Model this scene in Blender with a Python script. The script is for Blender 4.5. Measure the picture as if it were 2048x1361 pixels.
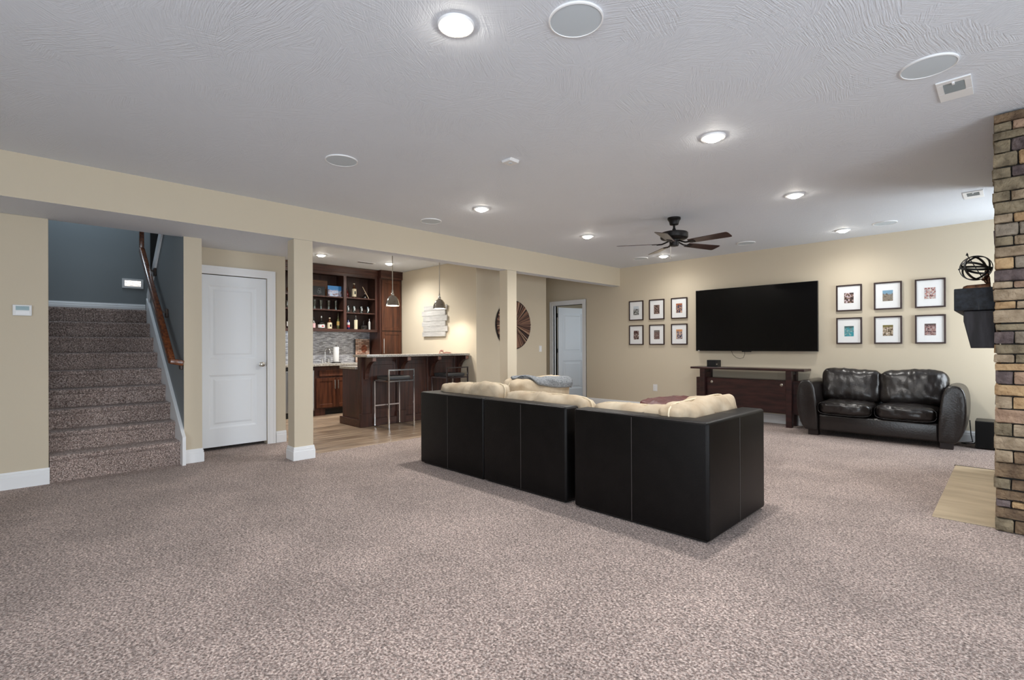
import bpy, bmesh, math, random
from mathutils import Vector, Matrix, noise
random.seed(7)
PI = math.pi
for o in list(bpy.data.objects): bpy.data.objects.remove(o)
SC = bpy.context.scene
COL = SC.collection
# ------------------------------------------------------------------ constants of the room (metres)
CH, BH = 2.723, 2.374            # ceiling and beam underside heights
XB, XB2 = -5.393, -5.568         # beam front / back face
YT = 8.338                       # wall with the television
XW = -6.08                       # wall left of the stairs
XD = -6.586                      # closet wall
XR, XR2, YS = 0.85, 3.3, 4.62      # right wall beyond the fireplace, right wall near the viewer, step between them
YB = -3.2                        # wall behind
# ------------------------------------------------------------------ camera
cd = bpy.data.cameras.new('camera'); cam = bpy.data.objects.new('camera', cd); COL.objects.link(cam)
cd.sensor_width = 36.0; cd.lens = 36.0*993.4/2048; cd.shift_y = 9.3/2048; cd.clip_start = 0.05
yaw, pit, rol = math.radians(45.196), math.radians(.116), math.radians(-.223)
Fv = Vector((-math.sin(yaw)*math.cos(pit), math.cos(yaw)*math.cos(pit), math.sin(pit)))
R0 = Vector((math.cos(yaw), math.sin(yaw), 0)); U0 = R0.cross(Fv)
Rv = R0*math.cos(rol)+U0*math.sin(rol); Uv = -R0*math.sin(rol)+U0*math.cos(rol)
mw = Matrix((Rv, Uv, -Fv)).transposed().to_4x4(); mw.translation = (0, 0, 1.22)
cam.matrix_world = mw
SC.camera = cam
# ------------------------------------------------------------------ world, lights, exposure
w = bpy.data.worlds.new('world'); SC.world = w; w.use_nodes = True
w.node_tree.nodes['Background'].inputs[0].default_value = (.62, .78, 1.0, 1)
w.node_tree.nodes['Background'].inputs[1].default_value = 1.2
SC.view_settings.view_transform = 'Standard'; SC.view_settings.look = 'None'
SC.view_settings.gamma = 1; SC.view_settings.use_curve_mapping = False
SC.view_settings.exposure = 0.58
SC.cycles.max_bounces = 10; SC.cycles.diffuse_bounces = 7; SC.cycles.glossy_bounces = 4
SC.cycles.transparent_max_bounces = 8; SC.cycles.transmission_bounces = 6
SC.cycles.caustics_reflective = False; SC.cycles.caustics_refractive = False
SC.cycles.use_denoising = True

def area(name, loc, rot, sx, sy, power, col):
    l = bpy.data.lights.new(name, 'AREA'); l.shape = 'RECTANGLE'; l.size = sx; l.size_y = sy
    l.energy = power; l.color = col
    o = bpy.data.objects.new(name, l); o.location = loc; o.rotation_euler = rot; COL.objects.link(o); return o
DAY = (.91, .965, 1.0)
# daylight through the sliding door on the right, the door behind, and the window beyond the fireplace
area('daylight_right', (XR2+.13, .9, 1.15), (0, PI/2, 0), 2.0, 4.6, 105, DAY)
area('daylight_behind', (.3, YB-.13, 1.15), (PI/2, 0, 0), 3.4, 2.0, 95, DAY)
area('daylight_far', (XR+.13, 7.55, 1.5), (0, PI/2, 0), 1.5, 1.1, 40, DAY)
area('daylight_upstairs', (-8.6, .55, 4.1), (0, 0, 0), .6, .6, 13, (.75, .88, 1.0))
area('bedroom_fill', (-5.2, 9.6, 1.5), (0, PI/2, 0), 1.2, 1.0, 7, (.8, .9, 1.0))  # added fill lamp in the closed room, brightens the half open door

# ------------------------------------------------------------------ materials
def lin(c):
    return tuple((x/255/12.92 if x/255 <= .04045 else ((x/255+.055)/1.055)**2.4) for x in c)+(1.0,)
_m = {}
def M(name, col, rough=.5, metal=0., var=0., vscale=6., bump=0., bscale=60., stretch=(1, 1, 1), spec=.5, coat=0., emit=0., col2=None, detail=4, alpha=None, bdist=.01, rnd=0.):
    """principled material; col in sRGB 0-255; var mixes in col2 (or a darker col) by noise; bump by a finer noise; rnd varies by object"""
    if name in _m: return _m[name]
    m = bpy.data.materials.new(name); m.use_nodes = True; N = m.node_tree.nodes; L = m.node_tree.links
    b = N['Principled BSDF']; c = lin(col)
    b.inputs['Base Color'].default_value = c; b.inputs['Roughness'].default_value = rough; b.inputs['Metallic'].default_value = metal
    b.inputs['Specular IOR Level'].default_value = spec; b.inputs['Coat Weight'].default_value = coat; b.inputs['Coat Roughness'].default_value = .15
    m.diffuse_color = c
    if emit:
        b.inputs['Emission Color'].default_value = c; b.inputs['Emission Strength'].default_value = emit
    mp = None
    if var or bump:
        tc = N.new('ShaderNodeTexCoord'); mp = N.new('ShaderNodeMapping'); mp.inputs['Scale'].default_value = stretch
        L.new(tc.outputs['Object'], mp.inputs['Vector'])
    out = None
    if var:
        n = N.new('ShaderNodeTexNoise'); n.inputs['Scale'].default_value = vscale; n.inputs['Detail'].default_value = detail
        L.new(mp.outputs[0], n.inputs['Vector'])
        r = N.new('ShaderNodeValToRGB'); r.color_ramp.elements[0].position = .36; r.color_ramp.elements[1].position = .64
        d = lin(col2) if col2 else tuple(x*(1-var) for x in c[:3])+(1,)
        r.color_ramp.elements[0].color = d; r.color_ramp.elements[1].color = c
        L.new(n.outputs['Fac'], r.inputs[0]); out = r.outputs[0]
        L.new(out, b.inputs['Base Color'])
    if rnd:
        oi = N.new('ShaderNodeObjectInfo'); hs = N.new('ShaderNodeHueSaturation')
        mr = N.new('ShaderNodeMapRange'); mr.inputs['To Min'].default_value = 1-rnd; mr.inputs['To Max'].default_value = 1+rnd
        L.new(oi.outputs['Random'], mr.inputs['Value']); L.new(mr.outputs[0], hs.inputs['Value'])
        if out: L.new(out, hs.inputs['Color'])
        else: hs.inputs['Color'].default_value = c
        L.new(hs.outputs[0], b.inputs['Base Color'])
    if bump:
        n2 = N.new('ShaderNodeTexNoise'); n2.inputs['Scale'].default_value = bscale; n2.inputs['Detail'].default_value = 3
        L.new(mp.outputs[0], n2.inputs['Vector'])
        bp = N.new('ShaderNodeBump'); bp.inputs['Strength'].default_value = bump; bp.inputs['Distance'].default_value = bdist
        L.new(n2.outputs['Fac'], bp.inputs['Height']); L.new(bp.outputs[0], b.inputs['Normal'])
    if alpha is not None: b.inputs['Alpha'].default_value = alpha
    _m[name] = m; return m

def carpet_material(name, cols, scale=95):
    m = bpy.data.materials.new(name); m.use_nodes = True; N = m.node_tree.nodes; L = m.node_tree.links; b = N['Principled BSDF']
    b.inputs['Roughness'].default_value = 1; b.inputs['Specular IOR Level'].default_value = .1
    b.inputs['Sheen Weight'].default_value = .15; b.inputs['Sheen Roughness'].default_value = .6
    tc = N.new('ShaderNodeTexCoord')
    n = N.new('ShaderNodeTexNoise'); n.inputs['Scale'].default_value = scale; n.inputs['Detail'].default_value = 2.5; n.inputs['Roughness'].default_value = .65
    v = N.new('ShaderNodeTexVoronoi'); v.inputs['Scale'].default_value = scale*1.25; v.inputs['Randomness'].default_value = 1
    L.new(tc.outputs['Object'], n.inputs['Vector']); L.new(tc.outputs['Object'], v.inputs['Vector'])
    r = N.new('ShaderNodeValToRGB'); e = r.color_ramp.elements
    e[0].position = .30; e[0].color = lin(cols[0]); e[1].position = .68; e[1].color = lin(cols[3])
    x = e.new(.44); x.color = lin(cols[1]); x = e.new(.54); x.color = lin(cols[2])
    L.new(n.outputs['Fac'], r.inputs[0])
    # tuft to tuft variation
    sep = N.new('ShaderNodeSeparateColor'); L.new(v.outputs['Color'], sep.inputs[0])
    mr = N.new('ShaderNodeMapRange'); mr.inputs['To Min'].default_value = .48; mr.inputs['To Max'].default_value = 1.30
    L.new(sep.outputs[0], mr.inputs['Value'])
    big = N.new('ShaderNodeTexNoise'); big.inputs['Scale'].default_value = 1.6; big.inputs['Detail'].default_value = 3
    L.new(tc.outputs['Object'], big.inputs['Vector'])
    mb = N.new('ShaderNodeMapRange'); mb.inputs['From Min'].default_value = .35; mb.inputs['From Max'].default_value = .65; mb.inputs['To Min'].default_value = .84; mb.inputs['To Max'].default_value = 1.10
    L.new(big.outputs['Fac'], mb.inputs['Value'])
    mul = N.new('ShaderNodeMath'); mul.operation = 'MULTIPLY'; L.new(mr.outputs[0], mul.inputs[0]); L.new(mb.outputs[0], mul.inputs[1])
    hs = N.new('ShaderNodeHueSaturation'); L.new(r.outputs[0], hs.inputs['Color']); L.new(mul.outputs[0], hs.inputs['Value'])
    L.new(hs.outputs[0], b.inputs['Base Color'])
    bp = N.new('ShaderNodeBump'); bp.inputs['Strength'].default_value = .75; bp.inputs['Distance'].default_value = .012
    add = N.new('ShaderNodeMath'); add.operation = 'ADD'; L.new(n.outputs['Fac'], add.inputs[0]); L.new(sep.outputs[1], add.inputs[1])
    L.new(add.outputs[0], bp.inputs['Height']); L.new(bp.outputs[0], b.inputs['Normal'])
    return m
carpet = carpet_material('carpet', [(92, 75, 70), (150, 130, 122), (188, 170, 162), (216, 202, 194)])

def ceiling_material():
    m = bpy.data.materials.new('stomped_ceiling'); m.use_nodes = True; N = m.node_tree.nodes; L = m.node_tree.links; b = N['Principled BSDF']
    b.inputs['Base Color'].default_value = lin((222, 228, 236)); b.inputs['Roughness'].default_value = .7; b.inputs['Specular IOR Level'].default_value = .3
    tc = N.new('ShaderNodeTexCoord')
    hs = []
    for sc, seed in ((3.2, 0.), (4.3, 7.3)):
        off = N.new('ShaderNodeMapping'); off.inputs['Location'].default_value = (seed, seed*.6, 0); L.new(tc.outputs['Object'], off.inputs['Vector'])
        wob = N.new('ShaderNodeTexNoise'); wob.inputs['Scale'].default_value = 2.0; L.new(off.outputs[0], wob.inputs['Vector'])
        mixv = N.new('ShaderNodeVectorMath'); mixv.operation = 'MULTIPLY_ADD'; mixv.inputs[1].default_value = (.09, .09, 0)
        L.new(wob.outputs['Color'], mixv.inputs[0]); L.new(off.outputs[0], mixv.inputs[2])
        v = N.new('ShaderNodeTexVoronoi'); v.inputs['Scale'].default_value = sc; L.new(mixv.outputs[0], v.inputs['Vector'])
        sp = N.new('ShaderNodeSeparateColor'); L.new(v.outputs['Color'], sp.inputs[0])
        an = N.new('ShaderNodeMath'); an.operation = 'MULTIPLY'; an.inputs[1].default_value = 3.1; L.new(sp.outputs[0], an.inputs[0])
        vr = N.new('ShaderNodeVectorRotate'); vr.rotation_type = 'Z_AXIS'; L.new(mixv.outputs[0], vr.inputs['Vector']); L.new(an.outputs[0], vr.inputs['Angle'])
        mp = N.new('ShaderNodeMapping'); mp.inputs['Scale'].default_value = (8, 150, 1); L.new(vr.outputs[0], mp.inputs['Vector'])
        n = N.new('ShaderNodeTexNoise'); n.inputs['Scale'].default_value = 1; n.inputs['Detail'].default_value = 2; L.new(mp.outputs[0], n.inputs['Vector'])
        lift = N.new('ShaderNodeMath'); lift.operation = 'MULTIPLY_ADD'; lift.inputs[1].default_value = .55; lift.inputs[2].default_value = .35; L.new(sp.outputs[1], lift.inputs[0])
        msk = N.new('ShaderNodeMath'); msk.operation = 'MULTIPLY'; L.new(n.outputs['Fac'], msk.inputs[0]); L.new(lift.outputs[0], msk.inputs[1])
        hs.append(msk)
    mx = N.new('ShaderNodeMath'); mx.operation = 'ADD'; L.new(hs[0].outputs[0], mx.inputs[0]); L.new(hs[1].outputs[0], mx.inputs[1])
    bp = N.new('ShaderNodeBump'); bp.inputs['Strength'].default_value = .8; bp.inputs['Distance'].default_value = .0052
    L.new(mx.outputs[0], bp.inputs['Height']); L.new(bp.outputs[0], b.inputs['Normal'])
    _m['stomped_ceiling'] = m
    return m
ceil_m = ceiling_material()

wall_m = M('cream_wall', (208, 197, 176), .75, bump=.12, bscale=180, bdist=.004, spec=.25)
blue_m = M('slate_wall', (132, 139, 142), .6, bump=.12, bscale=180, bdist=.004, spec=.35)
white_m = M('white_trim', (238, 240, 242), .35, spec=.45)
door_m = M('white_door', (234, 239, 244), .4, spec=.45)
plate_m = M('white_plastic', (228, 229, 230), .35)
slot_m = M('dark_slot', (30, 30, 30), .6)
nickel = M('brushed_nickel', (188, 184, 176), .28, 1.)
chrome = M('chrome', (215, 217, 220), .12, 1.)
steel = M('stainless_steel', (175, 178, 180), .32, 1., bump=.05, bscale=200, stretch=(1, 1, 30))
black_m = M('matt_black', (12, 12, 13), .5)
leather = M('dark_leather', (13, 11, 11), .42, var=.35, vscale=9, bump=.28, bscale=170, bdist=.004, spec=.19)
gloss_leather = M('glossy_leather', (30, 25, 24), .30, var=.35, vscale=8, bump=.22, bscale=60, bdist=.006, spec=.6)
seam_m = M('seam_leather', (72, 66, 64), .45)
seamd_m = M('dark_seam', (20, 18, 18), .5)
suede = M('cream_suede', (198, 184, 162), .95, var=.25, vscale=5, bump=.3, bscale=40, bdist=.006, spec=.1, col2=(178, 160, 136))
welt_m = M('pale_welt', (222, 208, 182), .9, spec=.1)
wood_d = M('espresso_wood', (76, 44, 35), .38, var=.5, vscale=2.2, stretch=(14, 14, 1), bump=.06, bscale=30, spec=.5, detail=6, col2=(46, 26, 20))
wood_dh = M('espresso_wood_across', (78, 46, 36), .38, var=.5, vscale=2.2, stretch=(14, 1, 14), bump=.06, bscale=30, spec=.5, detail=6, col2=(48, 27, 21))
wood_w = M('warm_cherry_wood', (92, 52, 33), .36, var=.5, vscale=2.2, stretch=(12, 12, 1), spec=.5, detail=6, col2=(58, 30, 19))
wood_in = M('cabinet_interior', (66, 40, 30), .5, var=.4, vscale=2.0, stretch=(10, 10, 1), detail=5)
wood_tv = M('stand_wood', (58, 30, 28), .35, var=.5, vscale=2., stretch=(2, 12, 12), col2=(34, 16, 16))
wood_rail = M('oak_rail', (126, 70, 34), .25, var=.4, vscale=3, stretch=(2, 14, 14), coat=.4, col2=(84, 44, 22))
fan_w = M('fan_blade_wood', (66, 42, 38), .30, var=.4, vscale=3, stretch=(3, 3, 3), spec=.6, coat=.3)
iron = M('dark_bronze', (34, 32, 32), .42, .7)
granite = M('pale_granite', (186, 182, 174), .25, var=.35, vscale=60, detail=6, col2=(132, 126, 118))
mantel_m = M('dark_mantel', (38, 45, 54), .5, var=.5, vscale=4, stretch=(9, 1, 9), bump=.2, bscale=25, spec=.3, col2=(20, 21, 25))
mantel_b = M('dark_bracket_wood', (48, 46, 52), .5, var=.5, vscale=4, stretch=(7, 7, 1), bump=.2, bscale=25, spec=.3, col2=(26, 23, 26))
maroon = M('burgundy_leather', (92, 42, 40), .5, bump=.3, bscale=40, var=.3, vscale=8)
knit = M('grey_knit', (150, 153, 156), .95, var=.5, vscale=70, bump=.6, bscale=160, spec=.1, detail=2, col2=(112, 116, 120))
screen_m = M('tv_screen', (5, 5, 6), .2, spec=.22)
bezel_m = M('tv_bezel', (10, 10, 11), .3)
board_m = M('mat_board', (246, 248, 249), .85)
frame_m = M('frame_wood', (52, 30, 28), .4, var=.4, vscale=20)
mortar = M('dark_mortar', (40, 38, 36), .95, bump=.5, bscale=60)
tan_tile = M('travertine_tile', (188, 170, 142), .5, var=.25, vscale=2.2, stretch=(1., 3.5, 1), col2=(166, 148, 122), rnd=.06)
whitewash = M('whitewashed_board', (192, 190, 186), .8, var=.2, vscale=4, stretch=(2, 10, 14), bump=.2, bscale=40, rnd=.05)
plank_m = M('oak_plank', (182, 160, 136), .34, var=.5, vscale=2.4, stretch=(11, .6, 1), detail=7, col2=(116, 94, 76), rnd=.18, spec=.5)
plankbase_m = M('plank_joint', (70, 52, 40), .8)
grille_m = M('speaker_grille', (201, 211, 218), .8, bump=.2, bscale=900, bdist=.001)
paper = M('paper_towel', (226, 227, 228), .9, bump=.2, bscale=80)

def glass_material(name, col=(235, 240, 240), rough=.03, fac=.12):
    m = bpy.data.materials.new(name); m.use_nodes = True; N = m.node_tree.nodes; L = m.node_tree.links
    for n in list(N): N.remove(n)
    o = N.new('ShaderNodeOutputMaterial'); t = N.new('ShaderNodeBsdfTransparent'); g = N.new('ShaderNodeBsdfGlossy'); mx = N.new('ShaderNodeMixShader')
    t.inputs[0].default_value = lin(col); g.inputs['Roughness'].default_value = rough
    lw = N.new('ShaderNodeLayerWeight'); lw.inputs[0].default_value = .5
    pw = N.new('ShaderNodeMath'); pw.operation = 'POWER'; pw.inputs[1].default_value = 3.5; L.new(lw.outputs['Facing'], pw.inputs[0])
    ml = N.new('ShaderNodeMath'); ml.operation = 'MULTIPLY_ADD'; ml.inputs[1].default_value = .3; ml.inputs[2].default_value = fac*.35
    L.new(pw.outputs[0], ml.inputs[0])
    L.new(ml.outputs[0], mx.inputs[0]); L.new(t.outputs[0], mx.inputs[1]); L.new(g.outputs[0], mx.inputs[2]); L.new(mx.outputs[0], o.inputs[0])
    _m[name] = m; return m
pane_m = glass_material('picture_glass', (255, 255, 255), .05, .03)
drink_m = glass_material('drinking_glass', (225, 232, 232), .03, .3)

def lamp_mat(name, col, strength):
    m = bpy.data.materials.new(name); m.use_nodes = True; b = m.node_tree.nodes['Principled BSDF']
    b.inputs['Base Color'].default_value = (.8, .8, .8, 1); b.inputs['Emission Color'].default_value = lin(col); b.inputs['Emission Strength'].default_value = strength
    return m
lens_m = lamp_mat('lit_lens', (255, 246, 232), 55.)
steplight_m = lamp_mat('lit_step_lens', (255, 240, 222), 2.6)
pendlens_m = lamp_mat('lit_bulb', (255, 240, 220), 16.)

def tiles_material():
    m = bpy.data.materials.new('mosaic_backsplash'); m.use_nodes = True; N = m.node_tree.nodes; L = m.node_tree.links; b = N['Principled BSDF']
    tc = N.new('ShaderNodeTexCoord'); mp = N.new('ShaderNodeMapping'); mp.inputs['Rotation'].default_value = (0, 0, 0)
    sw = N.new('ShaderNodeSeparateXYZ'); cb = N.new('ShaderNodeCombineXYZ')
    L.new(tc.outputs['Object'], sw.inputs[0]); L.new(sw.outputs['Y'], cb.inputs['X']); L.new(sw.outputs['Z'], cb.inputs['Y'])
    br = N.new('ShaderNodeTexBrick'); L.new(cb.outputs[0], br.inputs['Vector'])
    br.inputs['Scale'].default_value = 1; br.inputs['Brick Width'].default_value = .075; br.inputs['Row Height'].default_value = .016; br.inputs['Mortar Size'].default_value = .0014
    br.inputs['Color1'].default_value = lin((150, 150, 155)); br.inputs['Color2'].default_value = lin((214, 216, 222)); br.inputs['Mortar'].default_value = lin((120, 118, 118)); br.inputs['Bias'].default_value = -.1
    n = N.new('ShaderNodeTexNoise'); n.inputs['Scale'].default_value = 14; mp2 = N.new('ShaderNodeMapping'); mp2.inputs['Scale'].default_value = (1, 1, 4.5)
    L.new(tc.outputs['Object'], mp2.inputs[0]); L.new(mp2.outputs[0], n.inputs['Vector'])
    mx = N.new('ShaderNodeMixRGB'); mx.blend_type = 'OVERLAY'; mx.inputs[0].default_value = .8; L.new(br.outputs['Color'], mx.inputs[1]); L.new(n.outputs['Fac'], mx.inputs[2])
    L.new(mx.outputs[0], b.inputs['Base Color']); b.inputs['Roughness'].default_value = .25; b.inputs['Metallic'].default_value = .25
    bp = N.new('ShaderNodeBump'); bp.inputs['Distance'].default_value = .003; bp.inputs['Strength'].default_value = .6; L.new(br.outputs['Fac'], bp.inputs['Height']); bp.invert = True
    L.new(bp.outputs[0], b.inputs['Normal'])
    return m
tiles_m = tiles_material()

def print_material(name, cols, scale, sky=None, seed=0.):
    """flat photographic print: blotches of the picture's own colours, optional paler top"""
    m = bpy.data.materials.new(name); m.use_nodes = True; N = m.node_tree.nodes; L = m.node_tree.links; b = N['Principled BSDF']; b.inputs['Roughness'].default_value = .5
    tc = N.new('ShaderNodeTexCoord'); mp = N.new('ShaderNodeMapping'); mp.inputs['Location'].default_value = (seed, seed*1.7, seed*.3); L.new(tc.outputs['Generated'], mp.inputs[0])
    n = N.new('ShaderNodeTexNoise'); n.inputs['Scale'].default_value = scale; n.inputs['Detail'].default_value = 4; n.inputs['Roughness'].default_value = .6; L.new(mp.outputs[0], n.inputs['Vector'])
    r = N.new('ShaderNodeValToRGB'); r.color_ramp.interpolation = 'CONSTANT'; e = r.color_ramp.elements
    k = len(cols); e[0].position = 0; e[0].color = lin(cols[0]); e[1].position = .5; e[1].color = lin(cols[min(1, k-1)])
    e[1].position = .38+.24/k
    for i in range(2, k): x = e.new(.38+.24*i/k); x.color = lin(cols[i])
    L.new(n.outputs['Fac'], r.inputs[0]); out = r.outputs[0]
    if sky:
        sp = N.new('ShaderNodeSeparateXYZ'); L.new(tc.outputs['Generated'], sp.inputs[0])
        add = N.new('ShaderNodeMath'); add.operation = 'MULTIPLY_ADD'; add.inputs[1].default_value = .5; L.new(n.outputs['Fac'], add.inputs[0]); L.new(sp.outputs['Z'], add.inputs[2])
        st = N.new('ShaderNodeMapRange'); st.inputs['From Min'].default_value = sky[1]; st.inputs['From Max'].default_value = sky[1]+.12; L.new(add.outputs[0], st.inputs['Value'])
        mx = N.new('ShaderNodeMixRGB'); L.new(st.outputs[0], mx.inputs[0]); L.new(out, mx.inputs[1]); mx.inputs[2].default_value = lin(sky[0]); out = mx.outputs[0]
    L.new(out, b.inputs['Base Color'])
    return m

# ------------------------------------------------------------------ mesh helpers
def B(): return bmesh.new()
def box(bm, x0, x1, y0, y1, z0, z1, bev=0, seg=2):
    r = bmesh.ops.create_cube(bm, size=1.0); vs = r['verts']
    for v in vs:
        v.co.x = x0+(v.co.x+.5)*(x1-x0); v.co.y = y0+(v.co.y+.5)*(y1-y0); v.co.z = z0+(v.co.z+.5)*(z1-z0)
    if bev:
        es = list({e for v in vs for e in v.link_edges})
        bmesh.ops.bevel(bm, geom=es, offset=bev, segments=seg, affect='EDGES', profile=.5, clamp_overlap=True)
    return bm
def prism(bm, poly, axis, d0, d1, bev=0, seg=2):
    """extrude a 2D outline; axis 'x': poly in (y,z); 'y': (x,z); 'z': (x,y)"""
    def P(a, b, d): return {'x': (d, a, b), 'y': (a, d, b), 'z': (a, b, d)}[axis]
    v0 = [bm.verts.new(P(a, b, d0)) for a, b in poly]; v1 = [bm.verts.new(P(a, b, d1)) for a, b in poly]
    n = len(poly); fs = [bm.faces.new(v0), bm.faces.new(v1[::-1])]
    for i in range(n): fs.append(bm.faces.new((v0[i], v1[i], v1[(i+1) % n], v0[(i+1) % n])))
    bmesh.ops.recalc_face_normals(bm, faces=fs)
    if bev:
        es = list({e for f in fs[:2] for e in f.edges})
        bmesh.ops.bevel(bm, geom=es, offset=bev, segments=seg, affect='EDGES', profile=.5, clamp_overlap=True)
    return bm
def lathe(bm, prof, cx, cy, cz=0, seg=20, cap=True):
    """prof: list of (radius, z) bottom to top"""
    rings = []
    for r, z in prof:
        rings.append([bm.verts.new((cx+max(r, 1e-4)*math.cos(2*PI*i/seg), cy+max(r, 1e-4)*math.sin(2*PI*i/seg), cz+z)) for i in range(seg)])
    fs = []
    for a, b in zip(rings, rings[1:]):
        for i in range(seg): fs.append(bm.faces.new((a[i], a[(i+1) % seg], b[(i+1) % seg], b[i])))
    if cap: fs.append(bm.faces.new(rings[0][::-1])); fs.append(bm.faces.new(rings[-1]))
    return bm
def tube(bm, pts, r, seg=8, closed=False):
    pts = [Vector(p) for p in pts]; n = len(pts); rings = []
    up = Vector((0, 0, 1))
    for i, p in enumerate(pts):
        if closed: t = pts[(i+1) % n]-pts[i-1]
        else: t = pts[min(i+1, n-1)]-pts[max(i-1, 0)]
        t.normalize(); a = t.cross(up)
        if a.length < .05: a = t.cross(Vector((1, 0, 0)))
        a.normalize(); b = a.cross(t)
        rings.append([bm.verts.new(p+a*(r*math.cos(2*PI*k/seg))+b*(r*math.sin(2*PI*k/seg))) for k in range(seg)])
    m = n if closed else n-1
    for i in range(m):
        A, C = rings[i], rings[(i+1) % n]
        for k in range(seg): bm.faces.new((A[k], A[(k+1) % seg], C[(k+1) % seg], C[k]))
    if not closed: bm.faces.new(rings[0][::-1]); bm.faces.new(rings[-1])
    bmesh.ops.recalc_face_normals(bm, faces=bm.faces)
    return bm
def bar(bm, p0, p1, w, h, bev=0):
    """square bar between two points"""
    p0, p1 = Vector(p0), Vector(p1); d = p1-p0; l = d.length; d.normalize()
    up = Vector((0, 0, 1)) if abs(d.z) < .95 else Vector((1, 0, 0))
    a = d.cross(up).normalized(); b = a.cross(d)
    t = B(); box(t, -w/2, w/2, 0, l, -h/2, h/2, bev)
    mat = Matrix((a, d, b)).transposed().to_4x4(); mat.translation = p0
    bmesh.ops.transform(t, matrix=mat, verts=t.verts)
    me = bpy.data.meshes.new('t'); t.to_mesh(me); t.free(); bm.from_mesh(me); bpy.data.meshes.remove(me)
    return bm
def pnorm(d, k):
    s = (abs(d.x)**k+abs(d.y)**k+abs(d.z)**k)**(1/k); return d/s
def pillow(bm, c, hx, hy, hz, k=4., n=14, wr=.012, ws=7., seed=0, flat=0., thin='z', taper=.3):
    """soft rounded cushion; thin axis tapers towards the rim"""
    t = B(); bmesh.ops.create_cube(t, size=2.0)
    bmesh.ops.subdivide_edges(t, edges=t.edges[:], cuts=n-1, use_grid_fill=True)
    for v in t.verts:
        q = pnorm(v.co, k)
        ax = {'x': 0, 'y': 1, 'z': 2}[thin]; o = [i for i in range(3) if i != ax]
        rim = max(abs(q[o[0]]), abs(q[o[1]]))
        q[ax] *= 1-taper*rim**4
        p = Vector((q.x*hx, q.y*hy, q.z*hz))
        s = Vector((seed*3.1, seed*1.7, seed))
        dsp = noise.noise(p*ws+s)*wr+noise.noise(p*ws*2.7+s)*wr*.5
        # pulled creases: ridged noise stretched along the thin axis
        dsp += (abs(noise.noise(Vector((p.x*(3 if thin == 'x' else 17), p.y*(3 if thin == 'y' else 17), p.z*5))+s))-.2)*wr*1.1
        p += q.normalized()*dsp
        v.co = p+Vector(c)
    for f in t.faces: f.smooth = True
    me = bpy.data.meshes.new('t'); t.to_mesh(me); t.free(); bm.from_mesh(me); bpy.data.meshes.remove(me)
    return bm

def root_of(o):
    while o.parent: o = o.parent
    return o
def obj(name, bm, m, parent=None, smooth=False, label=None, local=False, kind=None):
    """link a bmesh as ONE object; vertices are in room coordinates unless local"""
    me = bpy.data.meshes.new(name)
    if parent is not None and not local:
        bmesh.ops.translate(bm, vec=-Vector(root_of(parent).location), verts=bm.verts)
    bm.to_mesh(me); bm.free()
    ms = m if isinstance(m, (list, tuple)) else [m]
    for x in ms: me.materials.append(x)
    if smooth:
        for p in me.polygons: p.use_smooth = True
        try: me.set_sharp_from_angle(angle=math.radians(38 if smooth is True else smooth))
        except Exception: pass
    o = bpy.data.objects.new(name, me); COL.objects.link(o)
    if parent is not None: o.parent = parent
    if label: o['label'] = label
    if kind: o['kind'] = kind
    return o
def tag(o, label, cat, group=None, kind=None):
    o['label'] = label; o['category'] = cat
    if group: o['group'] = group
    if kind: o['kind'] = kind
    return o
def thing(name, label, cat, loc=(0, 0, 0), rotz=0, group=None, kind=None):
    o = bpy.data.objects.new(name, None); COL.objects.link(o); o.location = loc; o.rotation_euler = (0, 0, rotz); o.empty_display_size = .1
    return tag(o, label, cat, group, kind)
def dup(root, loc, label, rotz=None, group=None):
    r = root.copy(); COL.objects.link(r); r.location = loc; r['label'] = label
    if rotz is not None: r.rotation_euler = (0, 0, rotz)
    if group: r['group'] = group
    for ch in list(root.children):
        c = ch.copy(); COL.objects.link(c); c.parent = r
        for g in list(ch.children):
            d = g.copy(); COL.objects.link(d); d.parent = c
    return r
def struct(name, bm, m, label, cat, **k):
    o = obj(name, bm, m, **k); return tag(o, label, cat, kind='structure')
def paint(o, idx, test):
    for p in o.data.polygons:
        if test(p): p.material_index = idx

# ================================================================== SHELL
bm = B()
box(bm, XB2, XR, YB, 9.9, -.1, 0); box(bm, XR, XR2, YB, YS, -.1, 0); box(bm, -9.2, XB2, YB, 2.42, -.1, 0); box(bm, -7.7, XB2, 5.55, YT, -.1, 0)
box(bm, -8.4, XB2, YT, 11.5, -.1, 0)
floor = struct('floor', bm, carpet, 'speckled taupe wall to wall carpet', 'carpet')
# wooden floor behind the bar, plank by plank
bm = B(); box(bm, -9.2, XB2, 2.42, 5.55, -.1, -.010)
wf = struct('floor.001', bm, plankbase_m, 'oak coloured plank floor of the bar', 'floor')
row = 0; x = XB2
while x > -8.75:
    x1 = max(x-.152, -8.75)
    y = 2.42-random.random()*.9
    while y < 5.55:
        y1 = y+.9+random.random()*.5
        a, b_ = max(y, 2.42), min(y1, 5.55)
        if b_-a > .06:
            p = B(); box(p, x1+.0012, x-.0012, a+.0012, b_-.0012, -.010, -.001, .0012, 1)
            obj('plank', p, plank_m, wf)
        y = y1
    x = x1
# ceiling
bm = B(); box(bm, XB2, XR+.1, YB-.1, 8.5, CH, CH+.1); box(bm, XR+.1, XR2+.1, YB-.1, YS+.1, CH, CH+.1)
box(bm, -9.3, XB2, 2.47, 8.5, CH, CH+.1)
box(bm, -6.13, XB2, YB-.1, 2.47, CH, CH+.1)
ceiling = struct('ceiling', bm, ceil_m, 'white ceiling with stomped brush texture', 'ceiling')
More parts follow.
